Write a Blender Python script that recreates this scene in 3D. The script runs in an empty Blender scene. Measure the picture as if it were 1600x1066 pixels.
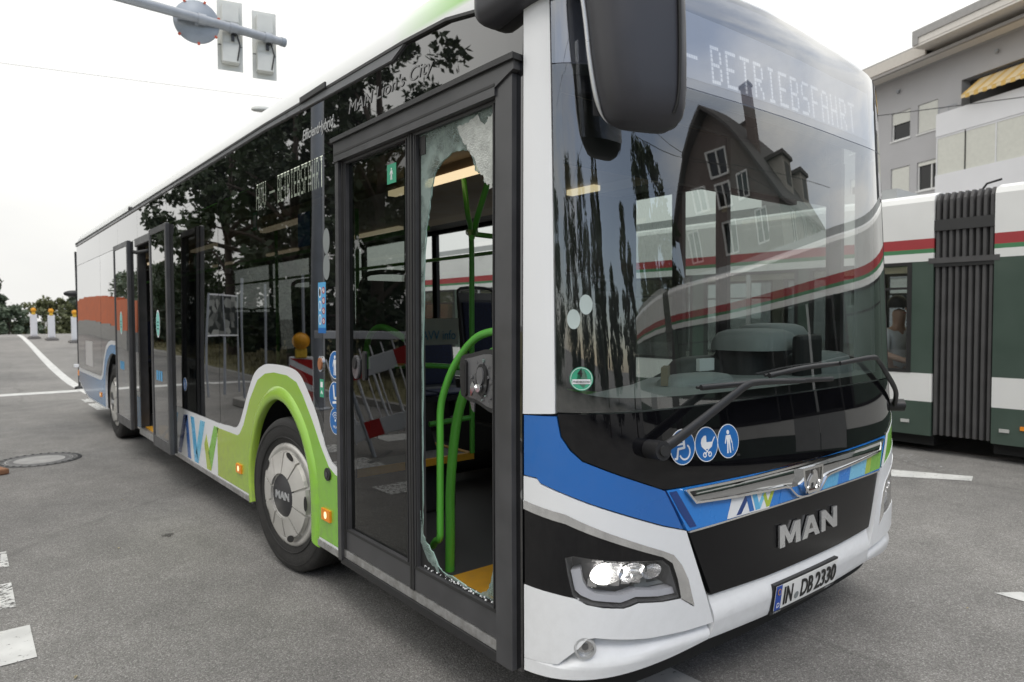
import bpy, bmesh, math, random
import numpy as np
from mathutils import Vector, Matrix
from mathutils.geometry import tessellate_polygon

random.seed(7)
SC = bpy.context.scene
COL = SC.collection
PI = math.pi

# ------------------------------------------------------------------ camera
cam_d = bpy.data.cameras.new('camera')
cam = bpy.data.objects.new('camera', cam_d)
COL.objects.link(cam)
yaw, pit, rol = math.radians(38.763), math.radians(-2.055), math.radians(-0.2716)
fw = Vector((math.sin(yaw)*math.cos(pit), math.cos(yaw)*math.cos(pit), math.sin(pit)))
rt = Vector((math.cos(yaw), -math.sin(yaw), 0))
up = rt.cross(fw)
rt2 = math.cos(rol)*rt + math.sin(rol)*up
up2 = -math.sin(rol)*rt + math.cos(rol)*up
m = Matrix((rt2, up2, -fw)).transposed().to_4x4()
m.translation = Vector((-1.5556, -1.5022, 1.5729))
cam.matrix_world = m
cam_d.sensor_width = 36
cam_d.lens = 1074.545/1600*36
cam_d.clip_start = 0.05
cam_d.clip_end = 6000
cam_d.dof.use_dof = True
cam_d.dof.focus_distance = 3.0
cam_d.dof.aperture_fstop = 3.4
SC.camera = cam

# ------------------------------------------------------------------ world: hazy bright sky, blue breaks away from the sun haze
SUN_EL, SUN_AZ = math.radians(52), math.radians(205)     # azimuth: clockwise from +Y
W = bpy.data.worlds.new('World')
SC.world = W
W.use_nodes = True
nt = W.node_tree
nt.nodes.clear()
L = nt.links.new
out = nt.nodes.new('ShaderNodeOutputWorld')
sky = nt.nodes.new('ShaderNodeTexSky')
sky.sky_type = 'NISHITA'
sky.sun_disc = False
sky.sun_elevation = SUN_EL
sky.sun_rotation = SUN_AZ
sky.dust_density = 0.8
bg1 = nt.nodes.new('ShaderNodeBackground'); bg1.inputs[1].default_value = 0.15
L(sky.outputs[0], bg1.inputs[0])
bg2 = nt.nodes.new('ShaderNodeBackground'); bg2.inputs[1].default_value = 1.0
tc = nt.nodes.new('ShaderNodeTexCoord')
sep = nt.nodes.new('ShaderNodeSeparateXYZ'); L(tc.outputs['Generated'], sep.inputs[0])
mp = nt.nodes.new('ShaderNodeMapping'); mp.inputs['Scale'].default_value = (1, 1, 2.2)
L(tc.outputs['Generated'], mp.inputs[0])
nz = nt.nodes.new('ShaderNodeTexNoise'); nz.inputs['Scale'].default_value = 2.3
nz.inputs['Detail'].default_value = 7; nz.inputs['Roughness'].default_value = 0.55
L(mp.outputs[0], nz.inputs['Vector'])
ad = nt.nodes.new('ShaderNodeMath'); ad.operation = 'MULTIPLY_ADD'
L(sep.outputs['Y'], ad.inputs[0]); ad.inputs[1].default_value = 0.52; L(nz.outputs[0], ad.inputs[2])
rp = nt.nodes.new('ShaderNodeValToRGB')
rp.color_ramp.elements[0].position = 0.14; rp.color_ramp.elements[0].color = (0.22,)*3+(1,)
rp.color_ramp.elements[1].position = 0.42; rp.color_ramp.elements[1].color = (1, 1, 1, 1)
L(ad.outputs[0], rp.inputs[0])
nz2 = nt.nodes.new('ShaderNodeTexNoise'); nz2.inputs['Scale'].default_value = 3.1; nz2.inputs['Detail'].default_value = 5
L(mp.outputs[0], nz2.inputs['Vector'])
cr = nt.nodes.new('ShaderNodeValToRGB')
cr.color_ramp.elements[0].position = 0.3; cr.color_ramp.elements[0].color = (1.10, 1.10, 1.08, 1)
cr.color_ramp.elements[1].position = 0.7; cr.color_ramp.elements[1].color = (1.26, 1.25, 1.20, 1)
L(nz2.outputs[0], cr.inputs[0])
el_ = nt.nodes.new('ShaderNodeMapRange'); L(sep.outputs['Z'], el_.inputs[0])      # overcast sky: brighter towards the zenith
el_.inputs[1].default_value = 0.0; el_.inputs[2].default_value = 0.9; el_.inputs[3].default_value = 0.71; el_.inputs[4].default_value = 1.45
sc_ = nt.nodes.new('ShaderNodeVectorMath'); sc_.operation = 'SCALE'; L(cr.outputs[0], sc_.inputs[0]); L(el_.outputs[0], sc_.inputs['Scale'])
L(sc_.outputs[0], bg2.inputs[0])
mx = nt.nodes.new('ShaderNodeMixShader')
L(rp.outputs[0], mx.inputs[0]); L(bg1.outputs[0], mx.inputs[1]); L(bg2.outputs[0], mx.inputs[2])
L(mx.outputs[0], out.inputs[0])

sun_d = bpy.data.lights.new('sun', 'SUN'); sun_d.energy = 1.0; sun_d.angle = math.radians(18)
sun_d.color = (1, 0.96, 0.9)
sun = bpy.data.objects.new('sun', sun_d); COL.objects.link(sun)
sd = Vector((math.sin(SUN_AZ)*math.cos(SUN_EL), math.cos(SUN_AZ)*math.cos(SUN_EL), math.sin(SUN_EL)))
sun.rotation_euler = sd.to_track_quat('Z', 'Y').to_euler()

SC.view_settings.view_transform = 'Standard'
SC.view_settings.look = 'None'
SC.view_settings.exposure = 0.07
SC.view_settings.gamma = 1.0
SC.view_settings.use_curve_mapping = False
SC.render.engine = 'CYCLES'
SC.cycles.max_bounces = 10
SC.cycles.transparent_max_bounces = 24
SC.cycles.glossy_bounces = 5
SC.cycles.diffuse_bounces = 4
SC.cycles.use_denoising = True
SC.cycles.caustics_reflective = False
SC.cycles.caustics_refractive = False

# ------------------------------------------------------------------ materials
MATS = {}
def lin(c):
    c = c/255.0
    return c/12.92 if c <= 0.04045 else ((c+0.055)/1.055)**2.4
def srgb(r, g, b, k=1.0):
    return (lin(r)*k, lin(g)*k, lin(b)*k)
def newmat(name):
    mt = bpy.data.materials.new(name); mt.use_nodes = True
    n = mt.node_tree; n.nodes.clear()
    o = n.nodes.new('ShaderNodeOutputMaterial')
    return mt, n, o
def M(name, col=(0.5, 0.5, 0.5), rough=0.5, metal=0.0, coat=0.0, var=0.08, vs=6.0, rvar=0.1, bump=0.0, bs=60.0, ior=1.5, emit=None, estr=1.0, grime=0.0):
    if name in MATS: return MATS[name]
    mt, n, o = newmat(name)
    p = n.nodes.new('ShaderNodeBsdfPrincipled')
    n.links.new(p.outputs[0], o.inputs[0])
    p.inputs['Roughness'].default_value = rough
    p.inputs['Metallic'].default_value = metal
    p.inputs['IOR'].default_value = ior
    p.inputs['Coat Weight'].default_value = coat
    p.inputs['Coat Roughness'].default_value = 0.06 if rough > 0.02 else 0.004
    t = n.nodes.new('ShaderNodeTexCoord')
    z = n.nodes.new('ShaderNodeTexNoise'); z.inputs['Scale'].default_value = vs; z.inputs['Detail'].default_value = 6
    n.links.new(t.outputs['Object'], z.inputs['Vector'])
    mr = n.nodes.new('ShaderNodeMapRange')
    mr.inputs[1].default_value = 0.25; mr.inputs[2].default_value = 0.75
    mr.inputs[3].default_value = 1-var; mr.inputs[4].default_value = 1+var
    n.links.new(z.outputs[0], mr.inputs[0])
    mu = n.nodes.new('ShaderNodeVectorMath'); mu.operation = 'SCALE'
    mu.inputs[0].default_value = col
    n.links.new(mr.outputs[0], mu.inputs['Scale'])
    colr = mu.outputs[0]
    if grime:   # road film: speckled brown dirt, thickest along the lower edge
        sp = n.nodes.new('ShaderNodeSeparateXYZ'); n.links.new(t.outputs['Object'], sp.inputs[0])
        gh_ = n.nodes.new('ShaderNodeMapRange'); gh_.inputs[1].default_value = 0.28; gh_.inputs[2].default_value = 0.85
        gh_.inputs[3].default_value = 1.0; gh_.inputs[4].default_value = 0.12; n.links.new(sp.outputs['Z'], gh_.inputs[0])
        gz_ = n.nodes.new('ShaderNodeTexNoise'); gz_.inputs['Scale'].default_value = 22; gz_.inputs['Detail'].default_value = 9; gz_.inputs['Roughness'].default_value = 0.7
        n.links.new(t.outputs['Object'], gz_.inputs['Vector'])
        gr_ = n.nodes.new('ShaderNodeMapRange'); gr_.inputs[1].default_value = 0.42; gr_.inputs[2].default_value = 0.75; n.links.new(gz_.outputs[0], gr_.inputs[0])
        gm_ = n.nodes.new('ShaderNodeMath'); gm_.operation = 'MULTIPLY'; n.links.new(gh_.outputs[0], gm_.inputs[0]); n.links.new(gr_.outputs[0], gm_.inputs[1])
        g2_ = n.nodes.new('ShaderNodeMath'); g2_.operation = 'MULTIPLY'; g2_.inputs[1].default_value = grime; n.links.new(gm_.outputs[0], g2_.inputs[0])
        gx_ = n.nodes.new('ShaderNodeMix'); gx_.data_type = 'RGBA'; n.links.new(g2_.outputs[0], gx_.inputs[0])
        n.links.new(colr, gx_.inputs[6]); gx_.inputs[7].default_value = (0.20, 0.18, 0.15, 1); colr = gx_.outputs[2]
    n.links.new(colr, p.inputs['Base Color'])
    if rvar:
        m2 = n.nodes.new('ShaderNodeMapRange'); m2.inputs[1].default_value = 0.3; m2.inputs[2].default_value = 0.7
        m2.inputs[3].default_value = max(0.02, rough-rvar*0.5); m2.inputs[4].default_value = min(1, rough+rvar)
        n.links.new(z.outputs[0], m2.inputs[0]); n.links.new(m2.outputs[0], p.inputs['Roughness'])
    if bump:
        b = n.nodes.new('ShaderNodeTexNoise'); b.inputs['Scale'].default_value = bs; b.inputs['Detail'].default_value = 3
        n.links.new(t.outputs['Object'], b.inputs['Vector'])
        bb = n.nodes.new('ShaderNodeBump'); bb.inputs['Strength'].default_value = bump; bb.inputs['Distance'].default_value = 0.01
        n.links.new(b.outputs[0], bb.inputs['Height']); n.links.new(bb.outputs[0], p.inputs['Normal'])
    if emit:
        p.inputs['Emission Color'].default_value = emit+(1,); p.inputs['Emission Strength'].default_value = estr
    MATS[name] = mt
    return mt

def glass(name, tint, gain=1.8, ior=1.5, wav=0.0, ws=1.2, dirt_glow=0.0, base=0.0):
    """single pane: tinted see-through plus fresnel reflection; a pane is never optically flat so a slow wave bends the reflection"""
    mt, n, o = newmat(name)
    tr = n.nodes.new('ShaderNodeBsdfTransparent'); tr.inputs[0].default_value = tint+(1,)
    gl = n.nodes.new('ShaderNodeBsdfGlossy'); gl.inputs['Roughness'].default_value = 0.0
    # Schlick reflectance, the same from either side of the pane
    gm_ = n.nodes.new('ShaderNodeNewGeometry')
    dt = n.nodes.new('ShaderNodeVectorMath'); dt.operation = 'DOT_PRODUCT'
    n.links.new(gm_.outputs['Incoming'], dt.inputs[0]); n.links.new(gm_.outputs['Normal'], dt.inputs[1])
    def mth(op, a, b=None):
        q = n.nodes.new('ShaderNodeMath'); q.operation = op
        for i_, v_ in enumerate((a, b)):
            if v_ is None: continue
            if isinstance(v_, (int, float)): q.inputs[i_].default_value = v_
            else: n.links.new(v_, q.inputs[i_])
        return q.outputs[0]
    f0 = ((ior-1)/(ior+1))**2
    sch = mth('ADD', mth('MULTIPLY', mth('POWER', mth('SUBTRACT', 1.0, mth('ABSOLUTE', dt.outputs['Value'])), 5.0), 1-f0), f0)
    mu = n.nodes.new('ShaderNodeMath'); mu.operation = 'MULTIPLY_ADD'; mu.use_clamp = True
    mu.inputs[1].default_value = gain; mu.inputs[2].default_value = base
    n.links.new(sch, mu.inputs[0])
    mxs = n.nodes.new('ShaderNodeMixShader')
    n.links.new(mu.outputs[0], mxs.inputs[0]); n.links.new(tr.outputs[0], mxs.inputs[1]); n.links.new(gl.outputs[0], mxs.inputs[2])
    last = mxs
    t = n.nodes.new('ShaderNodeTexCoord')
    if wav:
        z = n.nodes.new('ShaderNodeTexNoise'); z.inputs['Scale'].default_value = ws; z.inputs['Detail'].default_value = 1
        n.links.new(t.outputs['Object'], z.inputs['Vector'])
        b = n.nodes.new('ShaderNodeBump'); b.inputs['Strength'].default_value = 1; b.inputs['Distance'].default_value = wav
        n.links.new(z.outputs[0], b.inputs['Height'])
        n.links.new(b.outputs[0], gl.inputs['Normal'])
    if dirt_glow:
        df = n.nodes.new('ShaderNodeBsdfDiffuse'); df.inputs[0].default_value = (0.5, 0.5, 0.48, 1)
        z = n.nodes.new('ShaderNodeTexNoise'); z.inputs['Scale'].default_value = 9; z.inputs['Detail'].default_value = 8
        mpn = n.nodes.new('ShaderNodeMapping'); mpn.inputs['Scale'].default_value = (1, 1, 0.25)
        n.links.new(t.outputs['Object'], mpn.inputs[0]); n.links.new(mpn.outputs[0], z.inputs['Vector'])
        mr = n.nodes.new('ShaderNodeMapRange'); mr.inputs[1].default_value = 0.45; mr.inputs[2].default_value = 0.8
        mr.inputs[3].default_value = dirt_glow*0.25; mr.inputs[4].default_value = dirt_glow
        n.links.new(z.outputs[0], mr.inputs[0])
        m2 = n.nodes.new('ShaderNodeMixShader')
        n.links.new(mr.outputs[0], m2.inputs[0]); n.links.new(mxs.outputs[0], m2.inputs[1]); n.links.new(df.outputs[0], m2.inputs[2])
        last = m2
    n.links.new(last.outputs[0], o.inputs[0])
    MATS[name] = mt
    return mt

WHITE = M('white_paint', (0.80, 0.81, 0.82), 0.30, coat=0.4, var=0.02, vs=1.5, rvar=0.04, grime=0.12)
BLACKG = M('black_gloss', (0.006, 0.006, 0.007), 0.006, var=0.2, rvar=0, ior=1.9, coat=1.0)
BLACKP = M('black_plastic', (0.018, 0.018, 0.019), 0.42, var=0.15, bump=0.12, bs=400)
MIRRORP = M('mirror_plastic', (0.046, 0.046, 0.054), 0.38, var=0.06, bump=0.05, bs=500)
SILV = M('silver_trim', (0.62, 0.63, 0.64), 0.3, metal=0.6, var=0.04)
RUBBER = M('rubber', (0.022, 0.022, 0.022), 0.55, var=0.2, vs=14)
BLACKN = M('nose_black', (0.005, 0.005, 0.006), 0.01, var=0.2, rvar=0, ior=1.5)
DOORG = M('door_frame_grey', (0.055, 0.055, 0.058), 0.36, var=0.2, vs=9, coat=0.15)
ALU = M('aluminium', (0.55, 0.55, 0.55), 0.38, metal=0.8, var=0.15, vs=12, grime=0.8)
CHROME = M('chrome', (0.93, 0.94, 0.95), 0.05, metal=1.0, var=0.02, rvar=0.04)
DCHROME = M('dark_chrome', (0.55, 0.56, 0.57), 0.03, metal=1.0, var=0.02, rvar=0.03)
BLUE = M('livery_blue', srgb(38, 104, 180), 0.25, coat=0.4, var=0.03, vs=3, rvar=0.04, grime=0.3)
MBLUE = M('livery_mid_blue', srgb(40, 130, 215), 0.25, coat=0.4, var=0.03)
CYAN = M('livery_cyan', srgb(95, 180, 225), 0.25, coat=0.4, var=0.03)
LCYAN = M('livery_light_cyan', srgb(125, 200, 232), 0.25, coat=0.4, var=0.03)
NAVY = M('livery_navy', srgb(28, 62, 125), 0.25, coat=0.4, var=0.03)
YGREEN = M('livery_yellow_green', srgb(175, 195, 60), 0.25, coat=0.4, var=0.03)
GREEN = M('livery_green', srgb(128, 190, 66), 0.25, coat=0.4, var=0.04)
GREYB = M('livery_grey_blue', srgb(120, 128, 150), 0.3, coat=0.4, var=0.05)
STBLUE = M('sticker_blue', srgb(30, 105, 175), 0.35, var=0.03)
STLB = M('sticker_light_blue', srgb(85, 165, 215), 0.35, var=0.05)
STW = M('sticker_white', (0.82, 0.83, 0.84), 0.4, var=0.03)
STG = M('sticker_green', srgb(60, 160, 125), 0.4, var=0.05)
STGREY = M('sticker_grey', (0.22, 0.24, 0.24), 0.5, var=0.05)
BLK = M('print_black', (0.012, 0.012, 0.012), 0.5, var=0.1)
TXTD = M('print_dim', (0.20, 0.20, 0.20), 0.4, var=0.1)
TXTG = M('print_grey', (0.45, 0.46, 0.46), 0.4, var=0.05)
REDM = M('print_red', srgb(175, 30, 35), 0.45, var=0.08)
LEDM = M('led_white', (0.55, 0.56, 0.5), 0.5, var=0.1, emit=(0.9, 0.95, 0.78), estr=1.7)
LEDF = M('led_front', (0.55, 0.56, 0.56), 0.5, var=0.1, emit=(0.9, 0.93, 0.95), estr=0.55)
ORANGE = M('marker_orange', (0.85, 0.28, 0.02), 0.3, var=0.1)
LAMPW = M('marker_lamp', (0.9, 0.8, 0.6), 0.3, emit=(1, 0.75, 0.35), estr=0.9)
HLAMP = M('headlamp_lit', (0.9, 0.9, 0.9), 0.2, emit=(1, 0.97, 0.9), estr=26)
REFL = M('reflector', (0.75, 0.75, 0.76), 0.12, metal=0.9, var=0.1, vs=40, rvar=0.15)
BOWL = M('lamp_bowl', (0.80, 0.80, 0.81), 0.22, metal=1.0, var=0.1, vs=60, rvar=0.1)
DRL = M('light_guide', (0.62, 0.63, 0.68), 0.3, var=0.05)
HOUS = M('lamp_housing', (0.11, 0.11, 0.115), 0.25, var=0.2, coat=0.4)
RAIL = M('rail_green', srgb(88, 170, 62), 0.33, var=0.05, coat=0.2)
YEL = M('yellow_edge', srgb(205, 150, 40), 0.6, var=0.12, vs=20)
FLOORM = M('bus_floor', (0.05, 0.05, 0.053), 0.6, var=0.5, vs=220)
INTD = M('interior_dark', (0.03, 0.03, 0.032), 0.6, var=0.15)
INTG = M('interior_grey', (0.20, 0.20, 0.20), 0.6, var=0.08)
CEIL = M('ceiling_panel', (0.34, 0.27, 0.19), 0.55, var=0.05)
DASH = M('dash_grey', (0.31, 0.335, 0.335), 0.55, var=0.06, bump=0.1, bs=300)
SEATB = M('seat_blue', (0.012, 0.018, 0.05), 0.8, var=0.7, vs=90)
SEATD = M('seat_shell', (0.035, 0.035, 0.038), 0.5, var=0.1)
LIGHTW = M('ceiling_lamp', (0.9, 0.8, 0.6), 0.4, emit=(1, 0.78, 0.48), estr=0.9)
UNDER = M('underbody', (0.012, 0.012, 0.012), 0.8, var=0.3)
HUB = M('hub_silver', (0.60, 0.585, 0.55), 0.33, metal=0.45, var=0.12, vs=5, rvar=0.2)
TYRE = M('tyre_rubber', (0.017, 0.0165, 0.016), 0.68, var=0.35, vs=9, bump=0.25, bs=90, grime=0.08)
PLATEW = M('plate_white', (0.78, 0.78, 0.76), 0.35, var=0.05)
PLATEB = M('plate_blue', srgb(20, 70, 165), 0.35, var=0.05)
STEEL = M('galvanised', (0.36, 0.38, 0.41), 0.45, metal=0.35, var=0.12, vs=5)
SIGNB = M('sign_back', (0.30, 0.33, 0.37), 0.45, metal=0.25, var=0.1)
GSIDE = glass('side_glass', (0.19, 0.20, 0.195), 2.0, 1.54, wav=0.0035, ws=0.8)
GDOOR = glass('door_glass', (0.30, 0.33, 0.31), 1.9, 1.52, wav=0.001, ws=0.9)
GWIND = glass('windscreen_glass', (0.66, 0.73, 0.70), 3.4, 1.66, wav=0.0012, ws=0.8, dirt_glow=0.03)
GSIGN = glass('sign_glass', (0.72, 0.75, 0.80), 3.4, 1.9, wav=0.0008, ws=0.8, dirt_glow=0.05)
GLENS = glass('lens_glass', (0.9, 0.9, 0.9), 1.6, 1.5, dirt_glow=0.09)  # pale diffuse veil painted on the lens to suggest the lamp's glow
GCLEAR = glass('clear_glass', (0.75, 0.78, 0.77), 1.6, 1.5)

def mat_shatter():
    mt, n, o = newmat('shattered_glass')
    t = n.nodes.new('ShaderNodeTexCoord')
    v = n.nodes.new('ShaderNodeTexVoronoi'); v.feature = 'DISTANCE_TO_EDGE'; v.inputs['Scale'].default_value = 130
    n.links.new(t.outputs['Object'], v.inputs['Vector'])
    r = n.nodes.new('ShaderNodeMapRange'); r.inputs[1].default_value = 0.02; r.inputs[2].default_value = 0.22
    r.inputs[3].default_value = 1; r.inputs[4].default_value = 0
    n.links.new(v.outputs[0], r.inputs[0])
    z = n.nodes.new('ShaderNodeTexNoise'); z.inputs['Scale'].default_value = 13; z.inputs['Detail'].default_value = 6
    n.links.new(t.outputs['Object'], z.inputs['Vector'])
    r2 = n.nodes.new('ShaderNodeMapRange'); r2.inputs[1].default_value = 0.40; r2.inputs[2].default_value = 0.60
    r2.inputs[3].default_value = 0.30; r2.inputs[4].default_value = 0.93
    n.links.new(z.outputs[0], r2.inputs[0])
    mul = n.nodes.new('ShaderNodeMath'); mul.operation = 'MAXIMUM'
    sc = n.nodes.new('ShaderNodeMath'); sc.operation = 'MULTIPLY'; sc.inputs[1].default_value = 0.8
    n.links.new(r.outputs[0], sc.inputs[0])
    n.links.new(sc.outputs[0], mul.inputs[0]); n.links.new(r2.outputs[0], mul.inputs[1])
    tr = n.nodes.new('ShaderNodeBsdfTransparent'); tr.inputs[0].default_value = (0.6, 0.72, 0.67, 1)
    df = n.nodes.new('ShaderNodeBsdfPrincipled'); df.inputs['Base Color'].default_value = (0.40, 0.50, 0.47, 1); df.inputs['Roughness'].default_value = 0.25
    tl = n.nodes.new('ShaderNodeBsdfTranslucent'); tl.inputs[0].default_value = (0.6, 0.75, 0.7, 1)
    a = n.nodes.new('ShaderNodeMixShader'); a.inputs[0].default_value = 0.35
    n.links.new(df.outputs[0], a.inputs[1]); n.links.new(tl.outputs[0], a.inputs[2])
    b = n.nodes.new('ShaderNodeMixShader')
    n.links.new(mul.outputs[0], b.inputs[0]); n.links.new(tr.outputs[0], b.inputs[1]); n.links.new(a.outputs[0], b.inputs[2])
    n.links.new(b.outputs[0], o.inputs[0])
    MATS['shatter'] = mt
    bp = n.nodes.new('ShaderNodeBump'); bp.inputs['Strength'].default_value = 0.8; bp.inputs['Distance'].default_value = 0.004
    n.links.new(v.outputs[0], bp.inputs['Height']); n.links.new(bp.outputs[0], df.inputs['Normal'])
    return mt
SHAT = mat_shatter()
MILK = M('milky_glass', (0.50, 0.52, 0.49), 0.35, var=0.25, vs=28, bump=0.6, bs=150)

def mat_gradY(name, stops, rough=0.25):
    """printed livery foil whose colour runs along the bus (object Y); stops = [(y, rgb)]"""
    mt, n, o = newmat(name)
    p = n.nodes.new('ShaderNodeBsdfPrincipled'); n.links.new(p.outputs[0], o.inputs[0])
    p.inputs['Roughness'].default_value = rough; p.inputs['Coat Weight'].default_value = 0.4; p.inputs['Coat Roughness'].default_value = 0.08
    t = n.nodes.new('ShaderNodeTexCoord'); s = n.nodes.new('ShaderNodeSeparateXYZ'); n.links.new(t.outputs['Object'], s.inputs[0])
    y0, y1 = stops[0][0], stops[-1][0]
    mr = n.nodes.new('ShaderNodeMapRange'); mr.inputs[1].default_value = y0; mr.inputs[2].default_value = y1
    # slanted printed facets
    z = n.nodes.new('ShaderNodeMath'); z.operation = 'MULTIPLY_ADD'; z.inputs[1].default_value = 0.25
    n.links.new(s.outputs['Z'], z.inputs[0]); n.links.new(s.outputs['Y'], z.inputs[2])
    n.links.new(z.outputs[0], mr.inputs[0])
    r = n.nodes.new('ShaderNodeValToRGB'); n.links.new(mr.outputs[0], r.inputs[0])
    el = r.color_ramp.elements
    for i, (y, c) in enumerate(stops):
        pos = (y-y0)/(y1-y0)
        e = el[0] if i == 0 else (el[1] if i == len(stops)-1 else el.new(pos))
        e.position = pos; e.color = c+(1,)
    gz_ = n.nodes.new('ShaderNodeTexNoise'); gz_.inputs['Scale'].default_value = 18; gz_.inputs['Detail'].default_value = 9; gz_.inputs['Roughness'].default_value = 0.7
    n.links.new(t.outputs['Object'], gz_.inputs['Vector'])
    a_ = n.nodes.new('ShaderNodeMapRange'); a_.inputs[1].default_value = 0.45; a_.inputs[2].default_value = 0.8; a_.inputs[4].default_value = 0.6; n.links.new(gz_.outputs[0], a_.inputs[0])
    b_ = n.nodes.new('ShaderNodeMapRange'); b_.inputs[1].default_value = 0.3; b_.inputs[2].default_value = 0.8; b_.inputs[3].default_value = 1; b_.inputs[4].default_value = 0.15; n.links.new(s.outputs['Z'], b_.inputs[0])
    c_ = n.nodes.new('ShaderNodeMath'); c_.operation = 'MULTIPLY'; n.links.new(a_.outputs[0], c_.inputs[0]); n.links.new(b_.outputs[0], c_.inputs[1])
    x_ = n.nodes.new('ShaderNodeMix'); x_.data_type = 'RGBA'; n.links.new(c_.outputs[0], x_.inputs[0]); n.links.new(r.outputs[0], x_.inputs[6]); x_.inputs[7].default_value = (0.18, 0.165, 0.13, 1)
    n.links.new(x_.outputs[2], p.inputs['Base Color'])
    MATS[name] = mt
    return mt
LIVF = mat_gradY('livery_green_run', [(1.9, srgb(128, 190, 66)), (2.45, srgb(126, 190, 62)), (2.75, srgb(140, 195, 60)), (2.95, srgb(160, 196, 62)), (3.5, srgb(168, 192, 66)), (4.3, srgb(172, 192, 70))])
LIVR = mat_gradY('livery_blue_run', [(8.2, srgb(75, 150, 205)), (9.2, srgb(85, 150, 205)), (9.5, srgb(120, 130, 155)), (12.3, srgb(125, 130, 150))])

# ------------------------------------------------------------------ object helpers
def tag(o, label=None, cat=None, group=None, kind=None):
    if label: o['label'] = label
    if cat: o['category'] = cat
    if group: o['group'] = group
    if kind: o['kind'] = kind
    return o
def empty(name, loc=(0, 0, 0), rz=0, **k):
    o = bpy.data.objects.new(name, None); COL.objects.link(o)
    o.location = loc; o.rotation_euler = (0, 0, rz); o.empty_display_size = 0.2
    return tag(o, **k)
def link(name, me, parent=None, **k):
    o = bpy.data.objects.new(name, me); COL.objects.link(o)
    if parent is not None: o.parent = parent
    return tag(o, **k)
def catm(pts, n=8, closed=False):
    P = [Vector(p) for p in pts]; out = []
    N = len(P)
    rng = range(N) if closed else range(N-1)
    for i in rng:
        b, c = P[i], P[(i+1) % N]
        a = P[i-1] if (closed or i > 0) else 2*b-c
        d = P[(i+2) % N] if (closed or i+2 < N) else 2*c-b
        for k in range(n):
            t = k/n
            out.append(0.5*((2*b)+(c-a)*t+(2*a-5*b+4*c-d)*t*t+(3*b-a-3*c+d)*t**3))
    if not closed: out.append(P[-1])
    return out

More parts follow.
